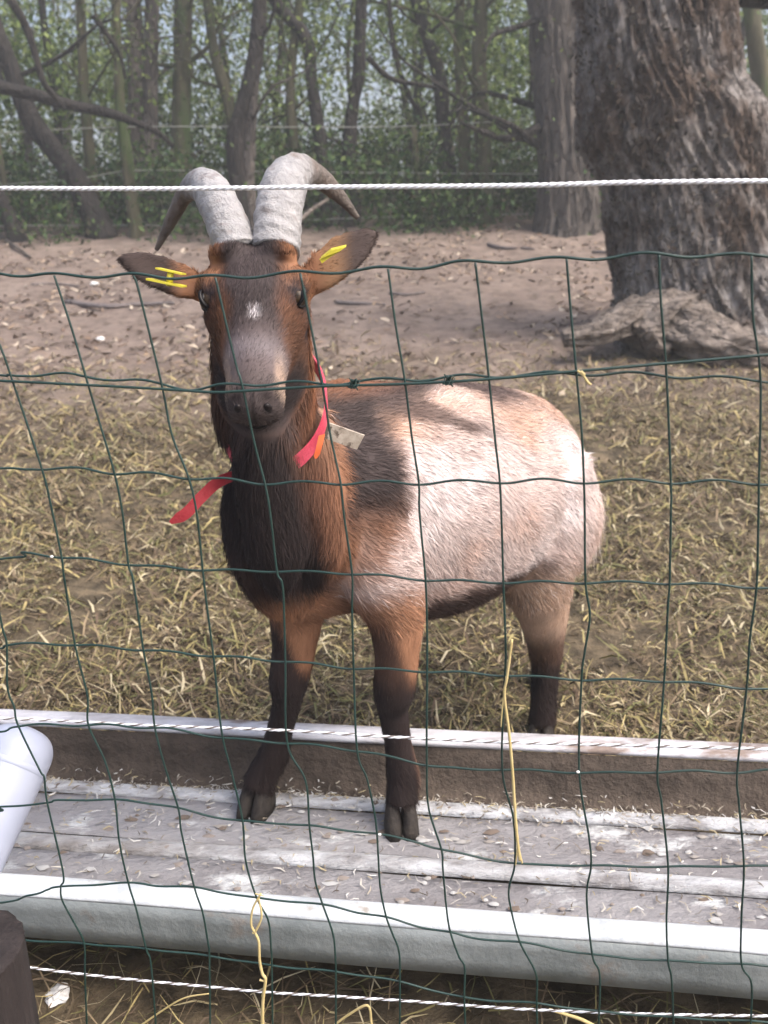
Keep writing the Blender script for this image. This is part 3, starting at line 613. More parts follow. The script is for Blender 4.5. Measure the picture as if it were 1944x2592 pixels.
HW = [
 [(-160, 694), (0, 692), (137, 697), (352, 698), (545, 702), (760, 691), (982, 680), (1203, 664), (1434, 655), (1668, 645), (1902, 648), (2140, 640)],
 [(-90, 955), (27, 950), (80, 947), (217, 953), (409, 972), (500, 985), (612, 972), (815, 970), (1024, 960), (1237, 952), (1459, 945), (1687, 950), (1925, 962), (2150, 965)],
 [(-55, 1190), (105, 1184), (289, 1195), (477, 1208), (670, 1222), (862, 1222), (1060, 1222), (1265, 1218), (1478, 1218), (1698, 1219), (1921, 1222), (2145, 1225)],
 [(-25, 1415), (60, 1400), (156, 1410), (325, 1428), (513, 1442), (701, 1446), (891, 1452), (1077, 1467), (1274, 1474), (1482, 1474), (1695, 1476), (1915, 1486), (2135, 1495)],
 [(-100, 1640), (17, 1632), (80, 1630), (190, 1632), (363, 1645), (540, 1660), (722, 1674), (895, 1691), (1081, 1699), (1278, 1709), (1472, 1720), (1681, 1724), (1890, 1741), (2110, 1750)],
 [(-100, 1855), (46, 1837), (224, 1835), (392, 1842), (470, 1852), (600, 1872), (727, 1880), (904, 1900), (1000, 1920), (1080, 1935), (1180, 1948), (1271, 1946), (1370, 1953), (1466, 1954), (1560, 1957), (1664, 1953), (1866, 1954), (2075, 1950)],
 [(-80, 2055), (0, 2043), (120, 2033), (150, 2026), (291, 2025), (370, 2032), (451, 2046), (530, 2065), (614, 2078), (783, 2090), (860, 2100), (954, 2111), (1050, 2130), (1117, 2150), (1303, 2185), (1496, 2191), (1691, 2194), (1883, 2192), (2078, 2195)],
 [(-100, 2290), (75, 2265), (120, 2252), (154, 2245), (325, 2235), (400, 2242), (492, 2246), (560, 2258), (650, 2273), (817, 2290), (910, 2310), (978, 2322), (1060, 2345), (1140, 2360), (1200, 2375), (1316, 2385), (1499, 2416), (1691, 2432), (1877, 2440), (2080, 2450)],
 [(-60, 2375), (80, 2381), (213, 2389), (370, 2402), (530, 2420), (688, 2444), (850, 2460), (1012, 2485), (1175, 2525), (1358, 2540), (1515, 2560), (1705, 2575), (1900, 2585), (2085, 2590)],
]
for k in range(1, 6):
    VW.append([(x+215*k, y) for x, y in VW[11]])
VW += [[(x-190*k, y) for x, y in VW[0]] for k in range(1, 5)]
HW = [[(h[0][0]-820, h[0][1]-16)] + h + [(h[-1][0]+1100, h[-1][1]+14)] for h in HW]
def wire(pts, name, r=.0012, crimp=0, dep=0., seed=0):
    P = np.array([onplane(x, y, FD+dep+.004*noise.noise(Vector((x*.004, y*.004, 1))), FK) for x, y in pts])
    n_ = len(P)*14; Q_ = spline(P, n_)
    if crimp:
        for q in Q_:
            ph = (q[0]+.02)/.0785*2*math.pi
            q[2] += crimp*math.sin(ph)+crimp*.35*noise.noise(Vector((q[0]*30, seed, 0)))
            q[1] += crimp*.6*math.cos(ph)
    v, f = tube(Q_, r, 7); return mesh_obj(name, v, f, m_wire, fence)
for k, p in enumerate(VW): wire(p, 'vertical_wire', .00115, dep=-.0012)
for k, p in enumerate(HW): wire(p, 'horizontal_wire', .00125 if k else .0014, crimp=.0021 if k < 3 else (.0013 if k < 6 else .0006), dep=.0011, seed=k)
wire([(-970, 925), (-90, 960), (0, 964), (224, 975), (409, 985), (540, 993), (612, 990), (815, 978), (1024, 972), (1237, 960), (1459, 940), (1687, 920), (1921, 900), (2150, 880), (3240, 800)], 'tension_wire', .0014, dep=-.0045)
for (x, y) in ((895, 971), (1135, 962)):
    mb = MB(); c = onplane(x, y, FD-.003, FK)
    for s_ in (-1, 1):
        hp = [c+np.array([.0025*math.cos(a)*s_+.0005*(a-6), .003*math.sin(a)-.001, .0040*math.sin(a*1.0+.6)*s_]) for a in np.linspace(0, 4*math.pi, 40)]
        v, f = tube(hp, .0006, 6); mb.add(v, f)
    for dx, dz in ((-.004, .006), (.004, -.006), (.003, .005)):
        v, f = tube([c, c+np.array([dx, -.003, dz])], [.0009, .0007], 6); mb.add(v, f)
    mb.build('wire_tie', m_wire, fence)
tag(fence, 'green plastic coated wire mesh fence standing in front of goat and trough', 'fence')

# ropes
def rope(name, pts, r, dep, mats, label, strands=3, pitch=.022, K=FK):
    pts = [(pts[0][0]-800, 2*pts[0][1]-pts[1][1])] + pts + [(pts[-1][0]+1100, 2*pts[-1][1]-pts[-2][1])]
    P = np.array([onplane(x, y, FD+dep, K) for x, y in pts]); n_ = 900; Pp = spline(P, n_)
    s_ = np.concatenate([[0], np.cumsum(np.linalg.norm(np.diff(Pp, axis=0), axis=1))]); T = np.gradient(Pp, axis=0); T /= np.linalg.norm(T, axis=1)[:, None]
    up = np.array([0, 0, 1.]); B = up-T*(T@up)[:, None]; B /= np.linalg.norm(B, axis=1)[:, None]; A = np.cross(T, B)
    mb = MB()
    for k in range(strands):
        ph = s_/pitch*2*math.pi + k*2*math.pi/strands
        v, f = tube(Pp+A*(np.cos(ph)*r*.52)[:, None]+B*(np.sin(ph)*r*.52)[:, None], r*.56, 6); mb.add(v, f, k % len(mats))
    return tag(mb.build(name, None, mats=mats), label, 'rope')
rope('electric_rope', [(-120, 478), (0, 477), (400, 478), (800, 474), (1300, 470), (1600, 462), (1944, 458), (2080, 456)], .0021, -.004, [m_white_rope], 'taut white electric fence rope running across above the mesh fence')
rope('electric_rope', [(-120, 2425), (80, 2450), (200, 2465), (370, 2483), (530, 2498), (680, 2512), (850, 2522), (1050, 2535), (1250, 2550), (1400, 2558), (1650, 2567), (1944, 2572), (2080, 2575)], .0015, .006, [m_white_rope, m_brown_rope], 'white and brown twisted rope low in front of the trough')
rope('electric_rope', [(-120, 1812), (0, 1818), (220, 1828), (390, 1837), (700, 1848), (1000, 1866), (1280, 1879), (1600, 1887), (1944, 1896), (2080, 1899)], .0016, .006, [m_white_rope, m_brown_rope, m_white_rope], 'white twisted rope running level with the trough\'s far rim')

# straw caught in the fence
def stalk(name, paths, dep, label, mt=m_stalk):
    mb = MB()
    for pts, r0, r1 in paths:
        P = np.array([onplane(x, y, FD+dep, FK) for x, y in pts]); n_ = len(pts)*8
        v, f = tube(spline(P, n_), np.linspace(r0, r1, n_)*np.array([1+.12*noise.noise(Vector((q*.7, 0, r0*999))) for q in range(n_)]), 7); mb.add(v, f)
    return tag(mb.build(name, mt), label, 'straw')
stalk('straw_stalk', [([(1296, 1618), (1284, 1710), (1277, 1760), (1288, 1850), (1297, 1950), (1304, 2060), (1310, 2130), (1316, 2178)], .0014, .0017), ([(1282, 1712), (1272, 1790), (1268, 1840)], .0011, .0006), ([(1312, 2150), (1322, 2185)], .0016, .0009), ([(1310, 2150), (1305, 2190)], .0012, .0007)], -.005, 'long yellow straw stalk hanging down in the fence by the hind leg')
stalk('dry_vine', [([(660, 2262), (640, 2300), (636, 2340), (646, 2362), (655, 2385), (657, 2430), (664, 2465), (672, 2480), (666, 2530), (664, 2600)], .0012, .0022), ([(655, 2275), (662, 2320), (648, 2355), (640, 2362)], .0012, .0015), ([(646, 2262), (668, 2268)], .0008, .0005), ([(657, 2480), (674, 2485)], .0015, .001)], -.006, 'pale dry vine dangling from the fence at bottom centre')
stalk('straw_wisp', [([(1462, 938), (1476, 950), (1488, 968), (1496, 974)], .0012, .0013), ([(1470, 940), (1480, 950)], .0015, .0014)], -.008, 'small pale straw wisp caught on the fence\'s upper wires at right', m_straw if False else m_stalk)
stalk('bent_straw', [([(840, 2600), (880, 2570), (930, 2545), (940, 2590), (945, 2610)], .0014, .0018)], .03, 'bent pale green straw at the bottom edge near the middle')
stalk('bent_straw', [([(350, 2600), (420, 2552), (470, 2525), (530, 2515)], .0013, .0009)], .03, 'arched pale straw at the bottom edge below the twisted rope')
stalk('bent_straw', [([(1390, 2555), (1430, 2567), (1470, 2580), (1510, 2600)], .0016, .0024)], .02, 'thick pale grass stem crossing the twisted rope at bottom right')
for (x, y) in ((961, 2112), (131, 1409), (1463, 1954), (1665, 2202)):
    c = onplane(x, y, FD-.004, FK); bm = bmesh.new(); bmesh.ops.create_icosphere(bm, subdivisions=2, radius=.0015)
    for q in bm.verts: q.co.x *= 1.3; q.co += Vector(c)
    me = bpy.data.meshes.new('seed'); bm.to_mesh(me); bm.free(); me.materials.append(m_bud); o = bpy.data.objects.new('weld_bead', me); COL.objects.link(o); o.parent = fence
# tufts of grass at the bottom edge
for k, (gx, gy, lab) in enumerate([(-.33, .93, 'grass tuft at the foot of the dark post'), (.02, .86, 'grass tuft at bottom centre right of the dry vine'), (.17, .85, 'grass tuft below the trough right of bottom centre'), (.33, .83, 'grass tuft at the bottom right corner'), (-.2, .90, 'grass tuft beside the dry vine\'s lower end')]):
    nb = 46; a = rng.uniform(0, 6.28, nb); L = rng.uniform(.03, .09, nb); mb = MB()
    for q in range(nb):
        b = np.array([gx+rng.normal(0, .03), gy+rng.normal(0, .012), .0]); d = np.array([math.cos(a[q])*.75, math.sin(a[q])*.5, rng.uniform(.2, .9)]); s_ = np.array([-math.sin(a[q]), math.cos(a[q]), 0])*.0013
        p1 = b+d*L[q]*.5; p2 = b+d*L[q]+[0, 0, -L[q]*.25]; mb.add([b-s_, b+s_, p1+s_, p1-s_, p2], [[0, 1, 2, 3], [3, 2, 4]])
    tag(mb.build('grass_tuft', m_straw if k % 2 else mat('grass%d' % k, (1, 1, 1), rough=.6, island=[(.10, .16, .04), (.2, .22, .08), (.35, .3, .13), (.07, .11, .03), (.42, .36, .18)]), smooth=False), lab, 'grass', 'grass tufts below the trough')

# ------------------------------------------------------------------ goat
exec_goat = True
PH = R(40); A0 = np.array([-.10, 1.30, 0]); hd = np.array([-math.sin(PH), -math.cos(PH), 0]); lf = np.array([math.cos(PH), -math.sin(PH), 0]); UP = np.array([0, 0, 1.])
def B(s, t, z): return A0 + s*hd + t*lf + z*UP
gm = MB()
# torso
ts = np.array([(.17, .655, .025, .06), (.145, .652, .042, .105), (.11, .648, .060, .142), (.05, .648, .087, .168), (-.05, .648, .122, .185), (-.16, .614, .152, .205), (-.30, .592, .170, .212), (-.43, .584, .172, .20), (-.54, .588, .155, .172), (-.62, .588, .13, .150), (-.68, .588, .095, .115), (-.715, .588, .05, .06)])
tsd = spline(np.concatenate([ts[:, :3]], 1), 60); hh = np.interp(np.linspace(0, len(ts)-1, 60), np.arange(len(ts)), ts[:, 3])
V = []; NT = 40
for k in range(60):
    s_, zc, hw = tsd[k]; h_ = hh[k]
    for q in range(NT):
        a = 2*math.pi*q/NT; sn, cs = math.sin(a), math.cos(a)
        wf = 1-.22*max(0, sn)**1.5-.04*max(0, -sn)
        V.append(B(s_, hw*cs*wf, zc+h_*sn))
i = np.arange(59)[:, None]*NT; j = np.arange(NT)[None]; j2 = (j+1) % NT
gm.add(V, np.stack([i+j, i+j2, i+NT+j2, i+NT+j], -1).reshape(-1, 4).tolist()+[list(range(NT))[::-1], [59*NT+q for q in range(NT)]])
def gt(pts, rad, n=26, ns=20, up=None):
    rad = np.asarray(rad, float); m = len(pts)
    Pp = spline(np.array(pts, float), n)
    if rad.ndim == 1: rad = np.stack([rad, rad], 1)
    rr = np.stack([np.interp(np.linspace(0, m-1, n), np.arange(m), rad[:, c]) for c in (0, 1)], 1)
    gm.add(*tube(Pp, rr, ns, True, up))
# neck
HP = np.array([-.150, 1.135, .995])                       # poll
ax = np.array([.015, -.66, -.75]); ax /= np.linalg.norm(ax)
lt = np.array([1, .02, 0.]); lt -= ax*(lt@ax); lt /= np.linalg.norm(lt)   # goat's left (viewer right)
nm = np.cross(lt, ax); nm = nm if nm[2] > 0 else -nm
HU = .765
def Hd(u, v, w): return HP + u*HU*ax + v*lt + w*nm
gt([B(-.06, 0, .68), B(.02, 0, .72), (-.152, 1.205, .79), (-.153, 1.165, .87), (-.150, 1.15, .95), Hd(.0, 0, -.02)], [(.105, .15), (.082, .125), (.066, .095), (.062, .085), (.058, .068), (.05, .05)], 34, 26, up=(0, -1, .3))
# dewlap / chest hair mass
gt([(-.152, 1.13, .82), (-.150, 1.135, .73), (-.147, 1.15, .64), (-.150, 1.165, .585), (-.152, 1.17, .558)], [.040, .046, .044, .028, .01], 20, 16)
gt([(-.125, 1.215, .80), (-.105, 1.215, .70), (-.095, 1.225, .62), (-.10, 1.235, .555)], [.05, .068, .066, .035], 20, 18)
# skull and muzzle
gt([Hd(-.035, 0, -.02), Hd(-.01, 0, -.012), Hd(.03, 0, -.012), Hd(.07, 0, -.018), Hd(.11, 0, -.022), Hd(.15, 0, -.024), Hd(.19, 0, -.026), Hd(.225, 0, -.028), Hd(.25, 0, -.032), Hd(.258, 0, -.034)],
   [(.02, .02), (.052, .045), (.065, .056), (.066, .060), (.053, .056), (.041, .048), (.0345, .042), (.0355, .038), (.029, .030), (.014, .014)], 44, 28, up=tuple(nm))
gt([Hd(.05, 0, -.06), Hd(.11, 0, -.062), Hd(.17, 0, -.058), Hd(.225, 0, -.055), Hd(.24, 0, -.052)], [(.045, .03), (.041, .028), (.029, .022), (.024, .018), (.012, .01)], 20, 18, up=tuple(nm))
for s_ in (-1, 1):
    gt([Hd(.018, s_*.043, .010), Hd(.042, s_*.053, .014), Hd(.072, s_*.048, .010)], [.014, .017, .011], 10, 12)          # brow over the eye
    gt([Hd(.205, s_*.016, -.004), Hd(.225, s_*.020, -.005), Hd(.243, s_*.016, -.014)], [.010, .012, .008], 10, 12)        # nostril wing
    gt([Hd(.0, s_*.028, .022), Hd(-.018, s_*.03, .03)], [.026, .024], 6, 14)                                              # horn boss
# ears
def ear(base, tip, wid, face, sweep):
    base = np.array(base); tip = np.array(tip); d = tip-base; Lh = np.linalg.norm(d); d /= Lh
    face = np.array(face, float); face -= d*(face@d); face /= np.linalg.norm(face); sd_ = np.cross(d, face)
    tt = np.linspace(0, 1, 24); w = wid*np.interp(tt, [0, .12, .35, .6, .8, .93, 1], [.42, .62, .95, 1, .8, .45, .08])
    P = np.array([base+d*Lh*t+face*sweep*math.sin(t*2.6)*.5 for t in tt]); NSe = 22; V = []
    for k in range(24):
        for q in range(NSe):
            a = 2*math.pi*q/NSe; x = math.cos(a)*w[k]; cup = .45*(x*x/wid)*(1-.3*tt[k])
            V.append(P[k]+sd_*x+face*(cup+math.sin(a)*(.0085*(1-.35*tt[k]))))
    i = np.arange(23)[:, None]*NSe; j = np.arange(NSe)[None]; j2 = (j+1) % NSe
    gm.add(V, np.stack([i+j, i+j2, i+NSe+j2, i+NSe+j], -1).reshape(-1, 4).tolist()+[list(range(NSe))[::-1], [23*NSe+q for q in range(NSe)]])
EL0, EL1 = Hd(.028, -.048, -.022), at(298, 652, 1.13)
ER0, ER1 = Hd(.028, .048, -.022), at(955, 585, 1.15)
ear(EL0, EL1, .0235, (0.1, -1, .35), .01); ear(ER0, ER1, .027, (-.35, -1, .1), .01)
# legs
gt([B(-.05, .03, .78), B(-.03, .062, .70), (-.012, 1.262, .58), (.012, 1.265, .49), (.014, 1.262, .42), (.008, 1.270, .352), (.006, 1.283, .315), (.012, 1.292, .25), (.019, 1.298, .186), (.018, 1.291, .158), (.016, 1.286, .140)], [(.03, .05), (.058, .09), (.058, .082), (.043, .05), (.033, .037), (.0325, .035), (.024, .026), (.0215, .023), (.027, .028), (.026, .026), (.027, .029)], 44, 18, up=tuple(hd))
gt([B(-.05, -.03, .76), B(-.03, -.05, .68), (-.14, 1.31, .56), (-.139, 1.295, .495), (-.148, 1.297, .42), (-.161, 1.303, .357), (-.166, 1.312, .32), (-.184, 1.333, .255), (-.200, 1.348, .20), (-.217, 1.347, .168), (-.230, 1.345, .142)], [(.03, .05), (.052, .085), (.05, .066), (.042, .05), (.033, .037), (.0315, .034), (.0235, .0255), (.021, .0235), (.026, .028), (.026, .027), (.028, .031)], 44, 18, up=tuple(hd))
gt([B(-.52, .075, .60), B(-.54, .10, .50), (.298, 1.635, .42), (.315, 1.665, .335), (.328, 1.705, .255), (.336, 1.733, .20), (.336, 1.735, .15), (.333, 1.73, .09), (.330, 1.722, .05), (.327, 1.715, .03)], [(.10, .13), (.088, .125), (.068, .095), (.050, .066), (.040, .046), (.034, .038), (.028, .031), (.027, .03), (.029, .031), (.028, .03)], 40, 18, up=tuple(hd))
gt([B(-.54, -.075, .60), B(-.58, -.09, .50), (.29, 1.80, .42), (.32, 1.85, .33), (.365, 1.925, .25), (.38, 1.955, .2), (.378, 1.955, .12), (.372, 1.94, .05), (.37, 1.935, .03)], [(.10, .13), (.088, .12), (.066, .09), (.048, .06), (.038, .042), (.033, .036), (.027, .03), (.028, .03), (.028, .03)], 40, 18, up=tuple(hd))
# tail
gt([B(-.67, -.02, .69), B(-.715, -.03, .68), B(-.735, -.035, .62), B(-.735, -.035, .55)], [.028, .024, .02, .008], 14, 12)
raw = gm.build('raw_goat', m_coat)
md = raw.modifiers.new('r', 'REMESH'); md.mode = 'VOXEL'; md.voxel_size = .0045; md.use_smooth_shade = True
sm = raw.modifiers.new('s', 'SMOOTH'); sm.factor = .5; sm.iterations = 9
dg = bpy.context.evaluated_depsgraph_get(); me = bpy.data.meshes.new_from_object(raw.evaluated_get(dg)); me.name = 'goat_body'
bpy.data.objects.remove(raw)
nv = len(me.vertices); GV = np.empty(nv*3, np.float32); me.vertices.foreach_get('co', GV); GV = GV.reshape(-1, 3).astype(float)
# facial creases: eye sockets, mouth line, nostril pits
def dent(c, r, depth, direction):
    global GV
    w = np.exp(-((GV-c)**2).sum(1)/(r*r)); GV += (w*depth)[:, None]*np.asarray(direction)[None]
for s_ in (-1, 1):
    dent(Hd(.066, s_*.062, -.002), .013, .005, -lt*s_)
    dent(Hd(.238, s_*.014, -.008), .006, .006, -ax-nm*.4)
    dent(Hd(.215, s_*.034, -.045), .009, .004, -lt*s_)
me.vertices.foreach_set('co', GV.astype(np.float32).ravel()); me.update()

def sst(x, a, b): q = np.clip((x-a)/(b-a), 0, 1); return q*q*(3-2*q)
def nzv(P, sc, seed): return np.array([noise.noise(Vector((p[0]*sc+seed, p[1]*sc-seed, p[2]*sc+seed*.5))) for p in P])
def coat(P):
    rel = P-A0; s = rel@hd; t = rel@lf; z = P[:, 2]
    q = P-HP; u = (q@ax)/HU; v = q@lt; w = q@nm
    n1 = nzv(P, 7, 1.); n2 = nzv(P, 22, 4.); n3 = nzv(P*np.array([1, 1, .6]), 60, 8.)
    c = np.empty((len(P), 3))
    def mix(col, m): nonlocal c; m = np.clip(m, 0, 1)[:, None]; c = c*(1-m)+np.array(col)[None]*m
    cream = np.array([.58, .475, .445]); c[:] = cream
    mix((.52, .37, .31), sst(n1+.45*n2, -.02, .5)*.7)                     # rosy tan clouds
    mix((.74, .68, .68), sst(-n1+.4*n2, .1, .55)*.7)
    mix((.20, .14, .125), sst(n3+.3*n2, .30, .55)*.6)                    # dark ticks
    # tan on rump and thigh
    mix((.52, .33, .23), sst(.30+s*-.2-z, -.22, .12)*.45+sst(-s, .60, .72)*.25)
    # shoulder / fore part brown
    fr = sst(s+.07*n1+.05*n2-(-.055+.38*np.clip(.74-z, 0, .2)), -.06, .055)
    fr = np.maximum(fr, sst(.60-z+.05*n1, 0, .10)*sst(s, -.13, -.05)*.8)
    mix((.24, .115, .065), fr)
    mix((.42, .22, .13), fr*sst(n1, .0, .5)*.6)
    top = .835+.20*np.minimum(0, s+.05)*.65
    mix((.46, .29, .205), sst(z-(top-.11)+.04*n1+.03*n2, 0, .07)*.6)
    # dark withers stripe and dorsal line
    mix((.045, .033, .032), sst(.072+.03*n1-np.abs(s+.030-.38*np.clip(.82-z, 0, .2)+.02*n2), 0, .04)*sst(z, .60, .70))
    top = .835+.20*np.minimum(0, s+.05)*.65
    dors = sst(z-(top-.055)+.02*n1, 0, .03)*sst(s, -.56, -.46)
    mix((.055, .04, .037), dors*sst(.065+.03*n1+.015*n2-np.abs(t), 0, .03))
    zc_ = top-.03-.22*np.clip(-s-.10, 0, .2)
    mix((.085, .06, .055), sst(.026+.02*n1+.012*n2-np.abs(z-zc_), 0, .022)*sst(-s, .05, .09)*sst(s, -.34, -.26)*.85)
    mix((.12, .085, .078), sst(z-(top-.035)+.03*n1+.02*n2, 0, .03)*sst(-s, .20, .26)*sst(s, -.56, -.46)*.7)
    # dark belly
    mix((.05, .03, .025), sst(.492-z+.02*s+.014*n2, 0, .035)*sst(-s, .06, .12)*sst(s, -.50, -.42))
    # chest, throat
    ch = sst(s+.05*n1, .045, .10)*sst(.90-z, 0, .05)
    mix((.13, .06, .038), ch*.85)
    ctr = P[:, 0]+.165-.25*np.clip(.75-z, -.1, .2)
    mix((.022, .015, .015), ch*sst(.115+.02*n1-np.abs(ctr+.035), 0, .045))
    mix((.04, .022, .018), sst(.64-z, 0, .06)*sst(s, .04, .09)*sst(-t+.055+.02*n1, 0, .04))
    # neck sides
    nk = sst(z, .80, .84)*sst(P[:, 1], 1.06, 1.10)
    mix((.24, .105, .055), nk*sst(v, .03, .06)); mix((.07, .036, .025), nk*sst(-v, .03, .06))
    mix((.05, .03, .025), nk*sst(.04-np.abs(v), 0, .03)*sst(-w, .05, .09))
    # legs
    fl = sst(.56-z, 0, .05)*sst(s+.10, 0, .03)
    mix((.29, .14, .075), fl*.9)
    outer = np.where(P[:, 0] > -.07, P[:, 0]-.012, P[:, 0]+.155)
    mix((.03, .018, .016), fl*sst(.012-outer-.25*(z-.46)+.01*n1, 0, .02)*sst(.52-z, 0, .06)*np.where(P[:, 0] > -.07, .85, 1))
    mix((.022, .014, .013), fl*sst(.405+.02*n1-z, 0, .05))
    hl = sst(.47-z, 0, .06)*sst(-s, .34, .42)
    mix((.40, .27, .19), hl*.75)
    mix((.10, .055, .04), hl*sst(.30+.03*n1-z, 0, .08)*.9)
    mix((.022, .014, .013), hl*sst(.205+.02*n1-z, 0, .05))
    mix((.88, .85, .83), sst(-s, .61, .66)*sst(z, .28, .36)*sst(.62-z, 0, .06)*.85)   # pale buttock fringe
    # head
    hm = sst(u, -.06, -.03)*sst(w, -.115, -.085)*sst(z, .79, .81)*sst(1.16-P[:, 1], 0, .02)
    hm = np.maximum(hm, sst(np.abs(v), .075, .085)*sst(z, .90, .92)*sst(1.22-P[:, 1], 0, .02))
    mix((.16, .070, .036), hm)
    mix((.27, .13, .07), hm*sst(np.abs(v), .03, .05)*sst(.07-np.abs(u-.02), 0, .03)*.8)
    bl = hm*sst(.034+.012*n1+.006*n2-np.abs(v)-.10*np.maximum(0, .14-np.abs(u-.10))+.02, 0, .022)
    mix((.048, .036, .036), bl)
    mix((.13, .10, .10), bl*sst(u, .10, .17)*.75)
    mix((.085, .042, .026), hm*sst(np.abs(v), .034, .044)*sst(u, .08, .12)*.85)
    mix((.03, .022, .024), hm*np.exp(-((np.abs(v)-.052)**2+(u*HU-.055)**2)/(.016**2))*1.2)
    mz = hm*sst(u, .185, .215); mix((.075, .058, .056), mz*.9)
    mix((.36, .26, .20), hm*sst(.032-np.abs(u-.185), 0, .02)*sst(.008-np.abs(np.abs(v)-.031), 0, .006)*sst(w, -.06, -.035)*.75)
    mix((.19, .165, .175), bl*sst(.03-np.abs(u-.165), 0, .03)*.6)
    mix((.022, .016, .016), hm*sst(-w, .045, .06)*sst(u, .1, .15))
    mix((.34, .25, .19), hm*sst(.018-np.abs(u-.222), 0, .012)*sst(np.abs(v), .022, .03)*sst(w, -.062, -.045)*.7)
    mix((.016, .01, .01), hm*np.exp(-((np.abs(v)-.0155)**2+(u-.240)**2)/.00007))
    mix((.03, .022, .022), hm*sst(.0025-np.abs(v), 0, .0015)*sst(u, .232, .238))
    # ears: dark grey-brown inside, tan at root
    er = sst(np.abs(v), .072, .09)*sst(z, .90, .92)*sst(1.22-P[:, 1], 0, .02)
    mix((.06, .042, .037), er*sst(np.abs(v), .08, .11))
    mix((.30, .17, .09), er*sst(v, .06, .08)*sst(.125-v, 0, .03)*.7)
    c *= (1+.18*n2[:, None]+.12*n3[:, None])
    c = np.clip(c, .008, .9)
    # white fleck on the nose bridge
    fk = np.exp(-((u-.118)**2+(v-.004)**2)/(.0055**2))*hm; mix((.75, .7, .72), fk)
    return c
colr = coat(GV)
goat = empty('goat')
a = me.attributes.new('Col', 'FLOAT_COLOR', 'POINT'); a.data.foreach_set('color', np.concatenate([colr, np.ones((nv, 1))], 1).astype(np.float32).ravel())
me.materials.clear(); me.materials.append(m_coat); me.polygons.foreach_set('use_smooth', np.ones(len(me.polygons), dtype=bool))
gb = bpy.data.objects.new('body', me); COL.objects.link(gb); gb.parent = goat

# coat hair: short blades lying along the lie of the fur
me.calc_loop_triangles(); nt_ = len(me.loop_triangles); tri = np.empty(nt_*3, np.int32); me.loop_triangles.foreach_get('vertices', tri); tri = tri.reshape(-1, 3)
vn = np.empty(nv*3, np.float32); me.vertices.foreach_get('normal', vn); vn = vn.reshape(-1, 3).astype(float)
p0, p1, p2 = GV[tri[:, 0]], GV[tri[:, 1]], GV[tri[:, 2]]
cen_t = (p0+p1+p2)/3
ar = np.linalg.norm(np.cross(p1-p0, p2-p0), axis=1)*.5
wgt = ar*np.where((cen_t[:, 2] > .8) & (cen_t[:, 1] < 1.16), 6., 1.0)
NH = 290000
ti = rng.choice(nt_, NH, p=wgt/wgt.sum()); r1 = np.sqrt(rng.uniform(0, 1, NH))[:, None]; r2 = rng.uniform(0, 1, NH)[:, None]
b0, b1, b2 = 1-r1, r1*(1-r2), r1*r2
HPn = p0[ti]*b0+p1[ti]*b1+p2[ti]*b2
HN = vn[tri[ti, 0]]*b0+vn[tri[ti, 1]]*b1+vn[tri[ti, 2]]*b2; HN /= np.linalg.norm(HN, axis=1)[:, None]+1e-9
HC = colr[tri[ti, 0]]*b0+colr[tri[ti, 1]]*b1+colr[tri[ti, 2]]*b2
rel = HPn-A0; s = rel@hd; t = rel@lf; z = HPn[:, 2]; q = HPn-HP; u = (q@ax)/HU; v = q@lt; w = q@nm
headm = ((z > .79) & (HPn[:, 1] < 1.15) & (w > -.10)) | ((np.abs(v) > .08) & (z > .9) & (HPn[:, 1] < 1.22))
earm = headm & (np.abs(v) > .075)
legm = ((z < .47) & (s > -.1)) | ((z < .36) & (s < -.3))
chest = (s > .07) & (~headm) & (z < .86)
butt = (s < -.63) & (z < .62) & (z > .27)
flow = np.tile(-hd*.85-UP*.55, (NH, 1))
flow[t*0+z > .76] = -hd*.95-UP*.1
flow[legm] = -UP-hd*.1
flow[chest] = -UP*1.0
nkm = (~headm) & (z > .78) & (HPn[:, 1] < 1.25); flow[nkm] = np.array([0, .25, -1.])
flow[butt] = -UP*1.0-hd*.25
flow[headm] = ax*-.9 + lt[None]*0
flow[headm & (u < .05)] = -ax*.7+nm*.4
flow[earm] = lt[None]*np.sign(v[earm])[:, None]
# cow-licks: swing the lie of the fur with low-frequency noise
sw = nzv(HPn, 9, 3.)*.7; sw2 = rng.normal(0, .22, NH)
fl = flow - HN*(flow*HN).sum(1)[:, None]; fl /= np.linalg.norm(fl, axis=1)[:, None]+1e-9
sd_ = np.cross(HN, fl); an = (sw+sw2)[:, None]; fl = fl*np.cos(an)+sd_*np.sin(an); sd_ = np.cross(HN, fl)
ln = np.full(NH, .022); ln[s > -.1] = .019; ln[legm] = .012; ln[chest] = .018; ln[butt] = .05; ln[nkm] = .026; ln[headm] = .011; ln[headm & (u > .14)] = .008; ln[earm] = .007
ln[legm & (z < .22)] = .020
ln *= rng.uniform(.5, 1.25, NH); wd_ = np.where(headm, .00065, .0009)*rng.uniform(.6, 1.2, NH); wd_[legm] *= .75
lift = np.where(headm | legm, .22, .30)*rng.uniform(.4, 1.4, NH); lift[butt] *= 1.3
root = HPn-HN*.001
mid = root+fl*(ln*.5)[:, None]+HN*(ln*lift*.5)[:, None]
tip = root+fl*ln[:, None]+HN*(ln*lift*.7)[:, None]; tip[:, 2] -= ln*.10
dk = (rng.uniform(0, 1, NH) < .05) & ~headm & ~legm & (s < .0)
roll = rng.normal(0, .45, NH)[:, None]; sdr = (sd_*np.cos(roll)+HN*np.sin(roll))*wd_[:, None]
Vh = np.stack([root-sdr*.5, root+sdr*.5, mid+sdr*.45, mid-sdr*.45, tip+sdr*.08, tip-sdr*.08], 1).reshape(-1, 3)
k6 = np.arange(NH)[:, None]*6
Fh = np.concatenate([k6+np.array([[0, 1, 2, 3]]), k6+np.array([[3, 2, 4, 5]])], 0)
